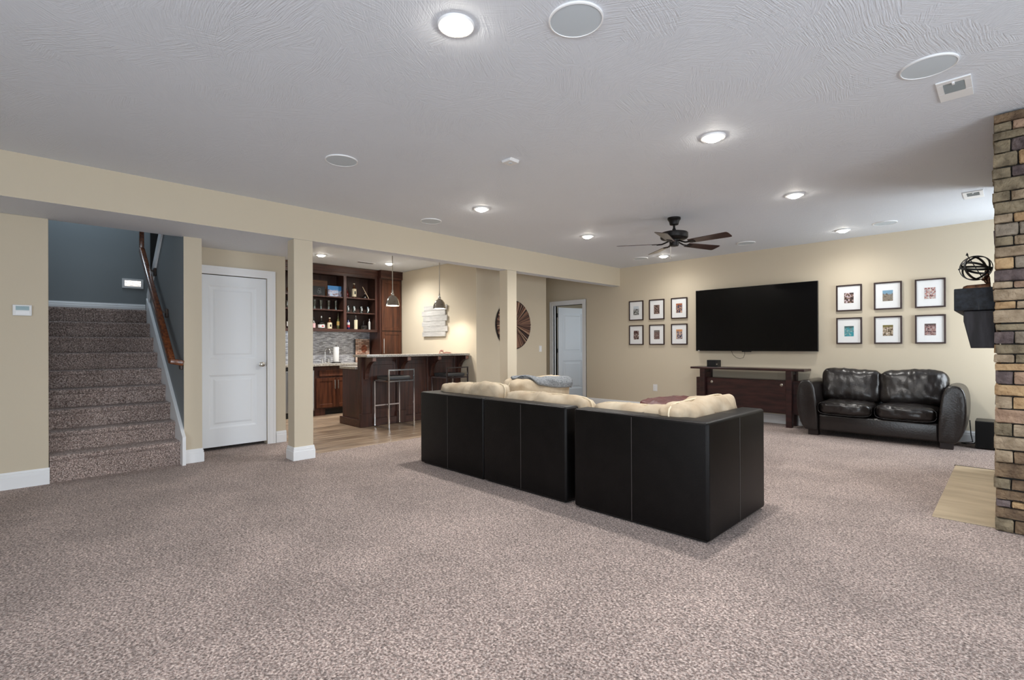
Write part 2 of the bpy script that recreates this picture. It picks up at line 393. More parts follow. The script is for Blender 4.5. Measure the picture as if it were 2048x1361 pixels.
# dropped beam and soffit; undersides carry the ceiling finish
bm = B(); box(bm, XB2, XB, YB, YT, BH, CH)
o = struct('beam', bm, [wall_m, ceil_m], 'long cream dropped beam across the room', 'beam'); paint(o, 1, lambda p: p.normal.z < -.5)
bm = B(); prism(bm, [(XB2, YB), (XB2, 2.47), (XD-.12, 2.47), (XD-.12, 1.30), (-6.13, 1.30), (-6.13, YB)], 'z', BH, CH)
o = struct('soffit', bm, [wall_m, ceil_m], 'lowered ceiling strip over stairs and closet door', 'soffit'); paint(o, 1, lambda p: p.normal.z < -.5)
# walls
bm = B(); box(bm, XW-.12, XW, YB, .19, 0, BH, .006, 2)
struct('wall_left', bm, wall_m, 'cream wall left of the stairs', 'wall')
bm = B(); box(bm, -7.7, -7.10-.0, YT, YT+.12, 0, CH); box(bm, -6.305, XR+.1, YT, YT+.12, 0, CH); box(bm, -7.10, -6.305, YT, YT+.12, 2.085, CH)
struct('wall_far', bm, wall_m, 'long cream wall behind the television', 'wall')
def wall_with_holes(name, axis, at, th, span, holes, m, label, z1=CH):
    """plain wall pieced round its openings (axis 'x': plane x=at, span in y)"""
    bm = B(); cur = span[0]
    def add(a, b, z0, z2):
        if b-a < .005 or z2-z0 < .005: return
        if axis == 'x': box(bm, at, at+th, a, b, z0, z2)
        else: box(bm, a, b, at, at+th, z0, z2)
    for a, b, z0, z2 in holes:
        add(cur, a, 0, z1); add(a, b, 0, z0); add(a, b, z2, z1); cur = b
    add(cur, span[1], 0, z1)
    return struct(name, bm, m, label, 'wall')
wall_with_holes('wall_right', 'x', XR, .12, (YS, YT+.12), [(6.98, 8.12, .75, 2.25)], wall_m, 'cream wall on the right beyond the fireplace')
wall_with_holes('wall_right_near', 'x', XR2, .12, (YB, YS+.12), [(-1.4, 3.2, .06, 2.15)], wall_m, 'cream wall with the glazed door right of the viewer')
wall_with_holes('wall_step', 'y', YS, .12, (XR+.12, XR2), [], wall_m, 'short cream wall right of the chimney')
wall_with_holes('wall_back', 'y', YB-.12, .12, (-6.2, XR2+.12), [(-1.4, 2.0, .06, 2.15)], wall_m, 'cream wall behind the viewer')
# window frames in those openings
def window(name, axis, at, a, b, z0, z1, n, label):
    t = thing(name, label, 'window', (at if axis == 'x' else a, a if axis == 'x' else at, z0), kind='structure')
    bm = B(); f = .06
    def add(u0, u1, v0, v1):
        if axis == 'x': box(bm, at, at+.06, u0, u1, v0, v1)
        else: box(bm, u0, u1, at, at+.06, v0, v1)
    add(a, b, z0, z0+f); add(a, b, z1-f, z1)
    for i in range(n+1):
        c = a+(b-a-f)*i/n; add(c, c+f, z0+f, z1-f)
    obj('window_frame', bm, white_m, t)
    for i in range(n):
        u0 = a+(b-a-f)*i/n+f; u1 = a+(b-a-f)*(i+1)/n
        g = B()
        if axis == 'x': box(g, at+.027, at+.033, u0, u1, z0+f, z1-f)
        else: box(g, u0, u1, at+.027, at+.033, z0+f, z1-f)
        obj('pane', g, pane_m, t)
window('window_1', 'x', XR2+.02, -1.4, 3.2, .06, 2.15, 3, 'wide glazed door letting daylight in from the right')
window('window_2', 'y', YB-.10, -1.4, 2.0, .06, 2.15, 2, 'glazed door behind the viewer')
window('window_3', 'x', XR+.02, 6.98, 8.12, .75, 2.25, 1, 'window beyond the fireplace')
# stairwell
bm = B(); box(bm, -9.22, -9.10, .07, 2.45, 0, 4.2)
struct('wall_stair_end', bm, blue_m, 'slate grey wall at the head of the stairs', 'wall')
bm = B(); box(bm, -9.10, XW-.12, .07, .19, 0, 4.2)
struct('wall_stair_near', bm, blue_m, 'slate grey wall on the left of the stairs', 'wall')
bm = B(); prism(bm, [(-8.03, 0), (XW, 0), (XW, BH), (-6.13, BH), (-6.13, CH), (-7.0, CH), (-8.03, 1.86)], 'y', 1.22, 1.385)
o = struct('wall_stair_right', bm, [wall_m, blue_m], 'wall between stairs and closet, slate inside and cream at its end', 'wall')
paint(o, 1, lambda p: p.normal.y < -.5)
bm = B(); box(bm, -6.25, -6.13, .07, 2.45, CH+.1, 4.2)
struct('wall_stair_header', bm, blue_m, 'slate wall above the stair opening', 'wall')
bm = B(); box(bm, -9.2, -6.13, .0, 2.5, 4.2, 4.3)
struct('ceiling.001', bm, ceil_m, 'high ceiling of the stairwell', 'ceiling')
# closet wall and bar walls
bm = B(); prism(bm, [(1.385, 0), (1.45, 0), (1.45, 2.075), (2.212, 2.075), (2.212, 0), (2.435, 0), (2.435, BH), (1.385, BH)], 'x', XD-.12, XD)
struct('wall_closet', bm, wall_m, 'short cream wall round the white closet door', 'wall')
bm = B(); box(bm, -9.2, XD-.12, 2.335, 2.435, 0, 4.2)
struct('wall_bar_left', bm, wall_m, 'cream wall on the left of the bar', 'wall')
bm = B(); box(bm, -9.32, -9.20, 2.335, 5.67, 0, CH)
struct('wall_bar_end', bm, wall_m, 'wall behind the bar cabinets', 'wall')
bm = B(); box(bm, -9.2, -6.45, 5.55, 7.36, 0, CH, .006, 2)
struct('wall_bar_right', bm, wall_m, 'cream wall block with the plank sign and round wood art', 'wall')
bm = B(); box(bm, -7.7, -7.6, 7.36, YT, 0, CH)
struct('wall_hall', bm, wall_m, 'cream wall at the end of the short hall', 'wall')
# room behind the half open door
bm = B(); box(bm, -8.4, -8.3, YT+.12, 11.5, 0, CH); box(bm, -8.4, -4.9, 11.4, 11.5, 0, CH); box(bm, -5.0, -4.9, YT+.12, 11.5, 0, CH); box(bm, -8.4, -4.9, YT+.12, 11.5, CH, CH+.1)
struct('wall_bedroom', bm, wall_m, 'walls of the room behind the half open door', 'wall')
# columns
def column(y0, y1, label):
    t = thing('column', label, 'column', ((XB+XB2)/2, (y0+y1)/2, 0), kind='structure')
    bm = B(); box(bm, XB2, XB, y0, y1, 0, BH, .006, 2); obj('shaft', bm, wall_m, t)
    bm = B()
    for z0, z1, d in ((0, .098, .016), (.098, .125, .012), (.125, .143, .007)): box(bm, XB2-d, XB+d, y0-d, y1+d, z0, z1, .002, 1)
    obj('baseboard', bm, white_m, t)
column(2.083, 2.288, 'square cream column nearest the white closet door')
column(5.262, 5.462, 'square cream column in front of the round wood art')
# baseboards
def base_profile(d=1): return [(0, 0), (.016*d, 0), (.016*d, .098), (.012*d, .102), (.012*d, .124), (.006*d, .130), (.005*d, .145), (0, .145)]
def baseboard(name, axis, at, sgn, a, b, label):
    bm = B(); pr = [(at+sgn*x, z) for x, z in base_profile()]
    prism(bm, pr, 'y' if axis == 'x' else 'x', a, b)
    return struct(name, bm, white_m, label, 'baseboard')
baseboard('baseboard_left', 'x', XW, 1, YB, .195, 'white baseboard left of the stairs')
baseboard('baseboard_far', 'y', YT, -1, -6.22, XR, 'white baseboard along the television wall')
baseboard('baseboard_closet', 'x', XD, 1, 2.315, 2.44, 'short white baseboard right of the closet door')
baseboard('baseboard_art', 'x', -6.45, 1, 5.56, 7.36, 'white baseboard below the round wood art')
bm = B()
for z0, z1, d in ((0, .098, .016), (.098, .125, .012), (.125, .143, .007)): box(bm, XW-.1, XW+d, 1.22, 1.385+d, z0, z1, .002, 1)
struct('baseboard_stair', bm, white_m, 'white baseboard round the wall end right of the stairs', 'baseboard')
baseboard('baseboard_landing', 'x', -9.10, 1, .19, 1.34, 'white baseboard above the stair landing').location.z = 1.708
bm = B(); box(bm, -9.10, -9.07, 1.40, 2.33, 1.708, 3.75)
struct('dark_void_sheet', bm, M('void_black', (20, 17, 16), .5), 'near black sheet standing for the dark void at the stair turn', 'door')  # added sheet, its near black stands in for the unlit stair void
# skirt boards of the stairs
bm = B(); prism(bm, [(-5.995, 0), (-5.995, .29), (-8.02, 1.86), (-8.02, 1.5), (-6.2, 0)], 'y', 1.19, 1.22)
struct('trim_1', bm, white_m, 'white skirt board up the right side of the stairs', 'trim')
bm = B(); prism(bm, [(-8.05, 1.70), (-7.97, 1.70), (-7.97, 1.82), (-6.95, 2.69), (-6.95, 2.80), (-7.02, 2.80), (-8.05, 1.92)], 'y', 1.20, 1.40)
struct('trim_2', bm, white_m, 'white sloped cap on the wall between the stair flights', 'trim')

# ================================================================== STAIRS
st = thing('staircase', 'carpeted staircase rising to a landing beside the closet door', 'staircase', (XW, .7, 0), kind='structure')
XS = [-6.08-.24*i for i in range(9)]; ZS = [.24+.1835*i for i in range(9)]
for i in range(9):
    xn, z1 = XS[i], ZS[i]; z0 = ZS[i-1] if i else 0
    xb = XS[i+1]-.03 if i < 8 else -9.09
    bm = B(); prism(bm, [(xb, z0-.02 if i else 0), (xn-.022, z0-.02 if i else 0), (xn-.022, z1-.055), (xn-.004, z1-.042), (xn, z1-.022), (xn-.008, z1-.006), (xn-.03, z1), (xb, z1)], 'y', .195, 1.19 if i < 8 else 2.33)
    obj('stair_step', bm, carpet, st, smooth=50)
up = B()
for i in range(7):
    box(up, -8.0+.22*i, -6.72, 1.39, 2.33, 1.70+.18*i, 1.70+.18*(i+1))
obj('upper_flight', up, carpet, st)
# handrail
hr = thing('handrail', 'varnished oak handrail on the slate stair wall', 'handrail', (-6.1, 1.12, 1.0))
bm = B(); bar(bm, (-7.86, 1.12, 2.47), (-6.11, 1.12, 1.075), .058, .078, .014); bar(bm, (-7.86, 1.12, 2.45), (-7.86, 1.12, 2.9), .05, .05, .012); bar(bm, (-6.115, 1.105, 1.075), (-6.085, 1.222, 1.05), .05, .06, .012)
obj('rail', bm, wood_rail, hr, smooth=True)
for x in (-7.55, -6.86, -6.14):
    z = 1.08+(-6.11-x)*.797
    bm = B(); box(bm, x-.035, x+.035, 1.195, 1.22, z-.12, z-.02, .006); bar(bm, (x, 1.21, z-.07), (x, 1.125, z-.03), .02, .02)
    obj('rail_bracket', bm, M('dark_bracket', (60, 40, 26), .4), hr)
# louvred step light on the landing wall
t = thing('wall_light', 'glowing louvred step light in the slate landing wall', 'light', (-9.10, 1.19, 2.155))
bm = B()
for a in ((1.065, 1.095, 2.085, 2.222), (1.285, 1.315, 2.085, 2.222), (1.095, 1.285, 2.085, 2.115), (1.095, 1.285, 2.192, 2.222)): box(bm, -9.10, -9.088, a[0], a[1], a[2], a[3])
obj('light_frame', bm, plate_m, t)
bm = B(); box(bm, -9.10, -9.095, 1.095, 1.285, 2.115, 2.192); obj('lens', bm, steplight_m, t)
for k in range(4):
    bm = B(); prism(bm, [(-9.095, 2.118+.019*k), (-9.087, 2.124+.019*k), (-9.087, 2.128+.019*k), (-9.095, 2.122+.019*k)], 'y', 1.095, 1.285); obj('louvre', bm, plate_m, t)

# ================================================================== DOORS
def panel_face(bm, w, h, panels, t=.036, raise_=True, dep=.010, m1=.022, m2=.05, m3=.07):
    """door slab, local: x 0..w, y 0 (front) .. t, z 0..h, with sunk panels on the front"""
    xs = sorted({0, w, *[p[0] for p in panels], *[p[1] for p in panels]}); zs = sorted({0, h, *[p[2] for p in panels], *[p[3] for p in panels]})
    def q(a, b, c, d): bm.faces.new([bm.verts.new(v) for v in (a, b, c, d)])
    for i in range(len(xs)-1):
        for j in range(len(zs)-1):
            x0, x1, z0, z1 = xs[i], xs[i+1], zs[j], zs[j+1]
            if any(p[0]-1e-6 <= x0 and x1 <= p[1]+1e-6 and p[2]-1e-6 <= z0 and z1 <= p[3]+1e-6 for p in panels): continue
            q((x0, 0, z0), (x1, 0, z0), (x1, 0, z1), (x0, 0, z1))
    for x0, x1, z0, z1 in panels:
        def ring(d0, y0, d1, y1):
            A = [(x0+d0, y0, z0+d0), (x1-d0, y0, z0+d0), (x1-d0, y0, z1-d0), (x0+d0, y0, z1-d0)]
            C = [(x0+d1, y1, z0+d1), (x1-d1, y1, z0+d1), (x1-d1, y1, z1-d1), (x0+d1, y1, z1-d1)]
            for k in range(4): q(A[k], A[(k+1) % 4], C[(k+1) % 4], C[k])
        if raise_:
            ring(0, 0, m1, dep); ring(m1, dep, m2, dep); ring(m2, dep, m3, .002); d, y = m3, .002
        else:
            ring(0, 0, .004, dep); d, y = .004, dep
        q((x0+d, y, z0+d), (x1-d, y, z0+d), (x1-d, y, z1-d), (x0+d, y, z1-d))
    for a in (((0, 0, 0), (0, t, 0), (w, t, 0), (w, 0, 0)), ((0, 0, h), (w, 0, h), (w, t, h), (0, t, h)), ((0, 0, 0), (0, 0, h), (0, t, h), (0, t, 0)), ((w, 0, 0), (w, t, 0), (w, t, h), (w, 0, h)), ((0, t, 0), (0, t, h), (w, t, h), (w, t, 0))): q(*a)
    bmesh.ops.remove_doubles(bm, verts=bm.verts, dist=1e-5); bmesh.ops.recalc_face_normals(bm, faces=bm.faces)
    return bm
def xf(bm, mat): bmesh.ops.transform(bm, matrix=mat, verts=bm.verts); return bm
def frameM(ox, ux, uy):
    """matrix with local x -> ux, local y -> uy, z up, origin ox"""
    ux = Vector(ux); uy = Vector(uy); uz = Vector((0, 0, 1)); m = Matrix((ux, uy, uz)).transposed().to_4x4(); m.translation = ox; return m
FACE_X = lambda x, y, z: frameM((x, y, z), (0, 1, 0), (-1, 0, 0))     # a front that faces +X, its width along +Y
def casing(bm, plane, axis, a, b, h, w=.095, sgn=1):
    """door casing with a stepped profile round an opening a..b, height h"""
    for k, (d, th) in enumerate(((0, .012), (.022, .017), (.07, .022))):
        o, i = w, d
        def bx(u0, u1, v0, v1):
            if axis == 'x': box(bm, plane, plane+sgn*th, u0, u1, v0, v1)
            else: box(bm, u0, u1, plane+(sgn*th if sgn < 0 else 0), plane+(0 if sgn < 0 else th), v0, v1)
        bx(a-w, a-d, 0, h+w); bx(b+d, b+w, 0, h+w); bx(a-d, b+d, h+d, h+w)
dw, dh = .752, 2.022
d1 = thing('door_1', 'closed white two panel closet door right of the stairs', 'door', (XD, 1.455, 0), kind='structure')
bm = B(); panel_face(bm, dw, dh, [(.115, dw-.115, .215, .845), (.115, dw-.115, 1.03, 1.905)]); xf(bm, FACE_X(XD-.012, 1.455, .042)); obj('door_panel', bm, door_m, d1, smooth=20)
bm = B(); casing(bm, XD, 'x', 1.45, 2.212, 2.072); obj('door_casing', bm, white_m, d1)
bm = B(); lathe(bm, [(.028, 0), (.028, .006), (.012, .01), (.011, .03), (.026, .04), (.030, .052), (.026, .066), (.01, .071)], 0, 0, seg=20); xf(bm, Matrix.Translation((XD-.012, 2.145, 1.0))@Matrix.Rotation(PI/2, 4, 'Y')); kn = obj('door_knob', bm, nickel, d1, smooth=True, label='brushed nickel knob')
bm = B(); box(bm, XD-.014, XD-.010, 2.204, 2.212, .97, 1.03); obj('latch_plate', bm, nickel, d1)
# half open door in the far wall
d2 = thing('door_2', 'white panelled door standing half open beside the round wood art', 'door', (-7.10, YT, 0), kind='structure')
bm = B(); casing(bm, YT, 'y', -7.10, -6.305, 2.085, sgn=-1); obj('door_casing', bm, white_m, d2)
bm = B(); box(bm, -7.118, -7.10, YT, YT+.12, 0, 2.085); box(bm, -6.305, -6.287, YT, YT+.12, 0, 2.085); box(bm, -7.10, -6.305, YT, YT+.12, 2.085, 2.10); box(bm, -7.10, -7.088, YT+.03, YT+.06, 0, 2.085)
obj('door_jamb', bm, white_m, d2)
ang = math.radians(75); ux = Vector((math.sin(math.radians(15)), math.cos(math.radians(15)), 0)); uy = Vector((-ux.y, ux.x, 0))
bm = B(); panel_face(bm, .76, 2.03, [(.115, .645, .22, .85), (.115, .645, 1.03, 1.91)]); xf(bm, frameM((-7.062, YT+.125, .03), ux, uy)); obj('door_panel', bm, door_m, d2, smooth=20)
for z in (.28, 1.06, 1.84):
    bm = B(); lathe(bm, [(.008, 0), (.008, .09)], -7.082, YT+.118, z, 10); box(bm, -7.096, -7.066, YT+.108, YT+.112, z, z+.09); obj('hinge', bm, nickel, d2, label='nickel hinge')

# ================================================================== CEILING FIXTURES
CANS = [((-1.828, 1.454), 'recessed ceiling light nearest the viewer, very bright', 52), ((-1.516, 3.56), 'recessed ceiling light over the right end of the sectional sofa', 74), ((-1.532, 5.525), 'recessed ceiling light right of the ceiling fan', 74),
        ((-1.56, 7.688), 'recessed ceiling light close to the wall above the loveseat', 26), ((-4.088, 3.597), 'recessed ceiling light in front of the beam near the middle of the room', 74), ((-4.106, 5.549), 'recessed ceiling light left of the ceiling fan', 92),
        ((-4.128, 7.701), 'recessed ceiling light below the fan blades near the television wall', 22), ((-7.978, 3.523), 'recessed ceiling light over the bar sink, left of the pair', 100), ((-7.953, 4.77), 'recessed ceiling light over the bar beside a pendant rod', 100)]
can0 = None
for (x, y), lb, pw in CANS:
    if can0 is None:
        can0 = thing('ceiling_light', 'white '+lb, 'ceiling light', (x, y, CH), group='recessed ceiling lights')
        bm = B(); lathe(bm, [(.060, -.004), (.064, -.012), (.082, -.010), (.086, -.003), (.086, 0)], 0, 0, seg=32, cap=False); obj('trim_ring', bm, white_m, can0, True, local=True)
        bm = B(); lathe(bm, [(.001, -.034), (.03, -.031), (.050, -.022), (.062, -.010), (.062, 0)], 0, 0, seg=32, cap=False); obj('lens', bm, lens_m, can0, True, local=True)
    else: dup(can0, (x, y, CH), 'white '+lb)
    l = bpy.data.lights.new('can_lamp', 'SPOT'); l.energy = pw; l.color = (1, .985, .955); l.spot_size = math.radians(165); l.spot_blend = 1; l.shadow_soft_size = .05
    o = bpy.data.objects.new('can_lamp', l); o.location = (x, y, CH-.05); COL.objects.link(o)
SPK = [((-1.41, 1.824), 'large round grey ceiling speaker beside the brightest light'), ((-.312, 3.489), 'round grey ceiling speaker beside a vent near the stone chimney'), ((-3.806, 1.85), 'round grey ceiling speaker on the left half of the ceiling'), ((-4.909, 3.513), 'round grey ceiling speaker close to the beam'),
       ((-1.102, 7.609), 'round grey ceiling speaker above the right hand picture group'), ((-2.757, 7.607), 'round grey ceiling speaker above the television'), ((-4.523, 7.632), 'round grey ceiling speaker in the far corner by the beam')]
s0 = None
for (x, y), lb in SPK:
    if s0 is None:
        s0 = thing('ceiling_speaker', lb, 'speaker', (x, y, CH), group='round ceiling speakers')
        bm = B(); lathe(bm, [(.117, -.006), (.119, -.010), (.125, -.008), (.1255, 0)], 0, 0, seg=40, cap=False); obj('trim_ring', bm, white_m, s0, True, local=True)
        bm = B(); lathe(bm, [(.001, -.0085), (.06, -.0085), (.118, -.007), (.118, 0)], 0, 0, seg=40, cap=False); obj('grille', bm, grille_m, s0, True, local=True)
    else: dup(s0, (x, y, CH), lb)
v0 = thing('ceiling_vent', 'white ceiling vent beside a speaker near the stone chimney', 'vent', (-.231, 3.904, CH), group='ceiling vents')
bm = B()
for a in ((-.076, .076, -.152, -.11), (-.076, .076, .03, .152), (-.076, -.046, -.11, .03), (.046, .076, -.11, .03)): box(bm, a[0], a[1], a[2], a[3], -.008, 0, .002, 1)
obj('vent_frame', bm, white_m, v0, local=True)
bm = B(); box(bm, -.046, .046, -.11, .03, -.0015, 0); obj('duct_opening', bm, M('duct_grey', (70, 74, 76), .7), v0, local=True)
for k in range(6):
    bm = B(); prism(bm, [(-.105+.023*k, -.002), (-.090+.023*k, -.010), (-.088+.023*k, -.010), (-.103+.023*k, -.002)], 'x', -.046, .046); obj('louvre', bm, M('vent_grey', (140, 148, 150), .5), v0, local=True)
bm = B(); box(bm, -.006, .006, -.125, -.10, -.018, -.004, .002, 1); obj('damper_lever', bm, white_m, v0, local=True)
dup(v0, (-.268, 6.805, CH), 'white ceiling vent further back near the television wall')
t = thing('motion_sensor', 'small square white sensor on the ceiling', 'sensor', (-2.86, 2.83, CH))
bm = B(); prism(bm, [(-.055, 0), (.055, 0), (.045, -.022), (-.045, -.022)], 'y', -.05, .05, .004); obj('sensor_body', bm, plate_m, t, local=True)
bm = B(); box(bm, -.012, .012, -.012, .012, -.026, -.021, .003); obj('sensor_lens', bm, grille_m, t, local=True)
t = thing('bar_vent', 'slim slotted vent in the bar ceiling between the two lights', 'vent', (-8.17, 4.42, CH))
bm = B(); box(bm, -.05, .05, -.17, .17, -.006, 0, .002, 1); obj('vent_frame', bm, white_m, t, local=True)
for k in range(3):
    bm = B(); box(bm, -.032+.024*k, -.018+.024*k, -.15, .15, -.008, -.0055); obj('slot', bm, slot_m, t, local=True)

# ------------------------------------------------------------------ ceiling fan
fx, fy = -2.807, 5.493
fan = thing('ceiling_fan', 'dark bronze ceiling fan with five dark wood blades', 'ceiling fan', (fx, fy, CH))
bm = B(); lathe(bm, [(.035, -.088), (.050, -.082), (.056, -.05), (.068, -.028), (.074, -.022), (.074, 0)], 0, 0, seg=28); obj('canopy', bm, iron, fan, True, local=True)
bm = B(); lathe(bm, [(.013, -.16), (.013, -.08)], 0, 0, seg=14); obj('downrod', bm, iron, fan, True, local=True)
bm = B(); lathe(bm, [(.022, -.175), (.024, -.15), (.018, -.145), (.022, -.135), (.014, -.125)], 0, 0, seg=18); obj('coupling', bm, iron, fan, True, local=True)
bm = B(); lathe(bm, [(.06, -.262), (.135, -.255), (.152, -.245), (.157, -.235), (.157, -.185), (.15, -.178), (.10, -.165), (.03, -.158)], 0, 0, seg=40); obj('motor_housing', bm, iron, fan, True, local=True)
bm = B(); lathe(bm, [(.03, -.338), (.048, -.334), (.053, -.322), (.055, -.282), (.062, -.268), (.062, -.25)], 0, 0, seg=28); obj('switch_housing', bm, iron, fan, True, local=True)
for k in range(5):
    phi = math.radians(-3+72*k); rot = Matrix.Rotation(phi, 4, 'Z')@Matrix.Rotation(math.radians(-12), 4, 'X')
    Zb = -.305
    out = []
    for i in range(9): a = PI*i/8-PI/2; ca, sa = max(0, math.cos(a)), math.sin(a); out.append((.635+.03*ca**.55, .072*math.copysign(abs(sa)**.55, sa)))
    poly = [(.19, -.052)]+[(x, y) for x, y in out]+[(.19, .052)]
    bm = B(); prism(bm, poly, 'z', -.003, .003, .0015, 1); xf(bm, Matrix.Translation((0, 0, Zb))@rot); obj('fan_blade', bm, fan_w, fan, local=True)
    bm = B(); tube(bm, [(.06, 0, .03), (.10, 0, .012), (.14, 0, -.004), (.20, 0, -.007)], .009, 8); box(bm, .185, .255, -.032, .032, -.009, -.004, .002, 1); xf(bm, Matrix.Translation((0, 0, Zb))@rot); obj('blade_iron', bm, iron, fan, True, local=True)
bm = B(); tube(bm, [(-.03, -.03, -.335), (-.03, -.03, -.46)], .0016, 6); lathe(bm, [(.003, 0), (.008, .004), (.008, .02), (.003, .028)], -.03, -.03, -.485, 10); obj('pull_chain', bm, nickel, fan, local=True)

# ================================================================== SECTIONAL SOFA (modules stand side by side)
def sofa_module(x0, x1, y0, y1, label, side=None, seams=(), back='y0', cushions=()):
    t = thing('sectional_module', label, 'sofa', ((x0+x1)/2, (y0+y1)/2, 0), group='modules of the sectional sofa')
    T, Hh = .17, .745
    bm = B(); box(bm, x0+.03, x1-.03, y0+.03, y1-.03, .0, .03); obj('plinth', bm, black_m, t)
    bm = B(); box(bm, x0+.01, x1-.01, y0+.02, y1, .02, .30, .02); obj('base', bm, leather, t, True)
    bm = B()
    if side == 'x1': prism(bm, [(x0, y0), (x1, y0), (x1, y1), (x1-T, y1), (x1-T, y0+T), (x0, y0+T)], 'z', .012, Hh)
    elif side == 'x0': prism(bm, [(x0, y0), (x1, y0), (x1, y0+T), (x0+T, y0+T), (x0+T, y1), (x0, y1)], 'z', .012, Hh)
    elif back == 'y0': box(bm, x0, x1, y0, y0+T, .012, Hh)
    else: box(bm, x0, x0+T, y0, y1, .012, Hh)
    bmesh.ops.bevel(bm, geom=bm.edges[:], offset=.022, segments=4, affect='EDGES', profile=.5, clamp_overlap=True)
    obj('backrest', bm, leather, t, True)
    for s in seams:
        bm = B()
        if s[0] == 'y': tube(bm, [(s[1], y0-.0005, .02), (s[1], y0-.0005, Hh-.02), (s[1], y0+.018, Hh+.0005), (s[1], y0+T, Hh+.0005)], .0014, 6)
        else: tube(bm, [(x1+.0005, s[1], .02), (x1+.0005, s[1], Hh-.02), (x1-.018, s[1], Hh+.0005), (x1-T, s[1], Hh+.0005)], .0014, 6)
        obj('seam', bm, seam_m, t)
    # top stitching along the rear edges
    if back == 'y0':
        bm = B(); tube(bm, [(x0+.03, y0+.004, Hh-.006), (x1-.03, y0+.004, Hh-.006)], .0016, 6); obj('seam', bm, seam_m, t)
    ins0 = x0+(T if side == 'x0' or back == 'x0' else .0); ins1 = x1-(T if side == 'x1' else 0)
    bm = B(); pillow(bm, ((ins0+ins1)/2, (y0+(T if back == 'y0' else 0)+y1)/2, .385), (ins1-ins0)/2-.005, (y1-y0-(T if back == 'y0' else 0))/2, .10, k=7, n=10, wr=.008, seed=len(label), taper=.12)
    obj('seat_cushion', bm, suede, t, smooth=180)
    for c, hx, hy, hz, thin, rot, seed, tilt in cushions:
        bm = B(); pillow(bm, (0, 0, 0), hx, hy, hz, k=7, n=30, wr=.020, ws=5., seed=seed, thin=thin, taper=.30)
        ax = 'X' if thin == 'y' else 'Y'
        # welt round the rim
        wl = B(); pts = []
        for i in range(60):
            a = 2*PI*i/60; d = Vector((math.cos(a), 0, math.sin(a))) if thin == 'y' else Vector((0, math.cos(a), math.sin(a)))
            q = pnorm(d, 7); pts.append((q.x*hx*1.005, q.y*hy*1.005, q.z*hz*1.005))
        tube(wl, pts, .006, 6, closed=True)
        mt = Matrix.Translation(c)@Matrix.Rotation(math.radians(tilt), 4, 'Y' if thin == 'y' else 'X')@Matrix.Rotation(math.radians(rot), 4, ax); xf(bm, mt); xf(wl, mt)
        cu = obj('back_cushion', bm, suede, t, smooth=180); obj('welt', wl, welt_m, cu, True)
    return t
sofa_module(-4.36, -3.371, 2.975, 3.945, 'leather sofa module at the left end of the sectional back, one rumpled cream cushion', side='x0', seams=[('y', -3.895)],
            cushions=[((-3.85, 3.26, .638), .462, .14, .205, 'y', -9, 2, -3.5)])
sofa_module(-3.368, -2.412, 2.975, 3.945, 'middle leather sofa module of the sectional back', seams=[('y', -2.897)], cushions=[((-2.863, 3.26, .588), .480, .135, .215, 'y', -9, 5, 0.)])
sofa_module(-2.335, -1.30, 2.970, 3.935, 'leather corner module at the right end of the sectional, nearest the viewer', side='x1', seams=[('y', -1.836), ('x', 3.46)],
            cushions=[((-1.94, 3.265, .562), .405, .135, .218, 'y', -9, 9, -.6), ((-1.585, 3.53, .608), .135, .47, .225, 'x', -9, 12, 1.)])
lm = sofa_module(-4.36, -3.42, 3.955, 4.93, 'left return module of the sectional, its cream cushion under a grey throw', back='x0',
            cushions=[((-4.10, 4.50, .585), .16, .52, .245, 'x', 9, 15, 0.)])
# grey knitted throw over that cushion
def throw_sheet():
    bm = B(); nu, nv = 44, 12; V = []
    c = Vector((-4.10, 4.50, .585)); R_ = Matrix.Rotation(math.radians(9), 3, 'Y')
    for i in range(nu+1):
        u = i/nu; yy = -.88+1.55*u
        k_ = min(1, max(0, (u-.22)/.22)); k_ = k_*k_*(3-2*k_)
        a0 = math.radians(104-10*u-k_*(28+22*(u-.3))); wid = math.radians(16+26*k_-12*k_*u)
        row = []
        for j in range(nv+1):
            v = j/nv; a = a0-wid*v+.03*math.sin(9*u+5*v)
            d = Vector((math.cos(a)*.75, yy, math.sin(a)*.95)); q = pnorm(d, 7); q.x *= 1-.30*max(abs(q.y), abs(q.z))**4
            p = Vector((q.x*.16, q.y*.52, q.z*.245)); n_ = Vector((q.x*2.2, q.y*.2, q.z)).normalized()
            p += n_*(.034+.010*math.sin(v*3.1)+.005*math.sin(u*21+3*v)+.012*noise.noise(Vector((u*9, v*5, 1))))
            row.append(bm.verts.new(c+R_@p))
        V.append(row)
    for i in range(nu):
        for j in range(nv): bm.faces.new((V[i][j], V[i+1][j], V[i+1][j+1], V[i][j+1]))
    bmesh.ops.recalc_face_normals(bm, faces=bm.faces)
    bmesh.ops.solidify(bm, geom=bm.faces[:], thickness=.026)
    return bm
o = obj('throw_blanket', throw_sheet(), knit, smooth=180); tag(o, 'grey knitted throw draped over a cream sofa cushion', 'blanket')
# burgundy ottoman seen over the cushions
t = thing('ottoman', 'burgundy tufted leather ottoman between the sectional and the television stand', 'ottoman', (-2.59, 5.35, 0))
bm = B(); pillow(bm, (-2.59, 5.35, .27), .42, .42, .25, k=6, n=10, wr=.006, seed=3, taper=.1); obj('ottoman_body', bm, maroon, t, smooth=180)
bm = B(); pillow(bm, (-2.59, 5.35, .55), .44, .44, .06, k=4, n=22, wr=.022, ws=9, seed=8, taper=.3); obj('ottoman_top', bm, maroon, t, smooth=180)
for (x, y) in ((-.33, -.33), (.33, -.33), (-.33, .33), (.33, .33)):
    bm = B(); lathe(bm, [(.022, 0), (.026, .06)], -2.59+x, 5.35+y, 0, 12); obj('foot', bm, black_m, t)

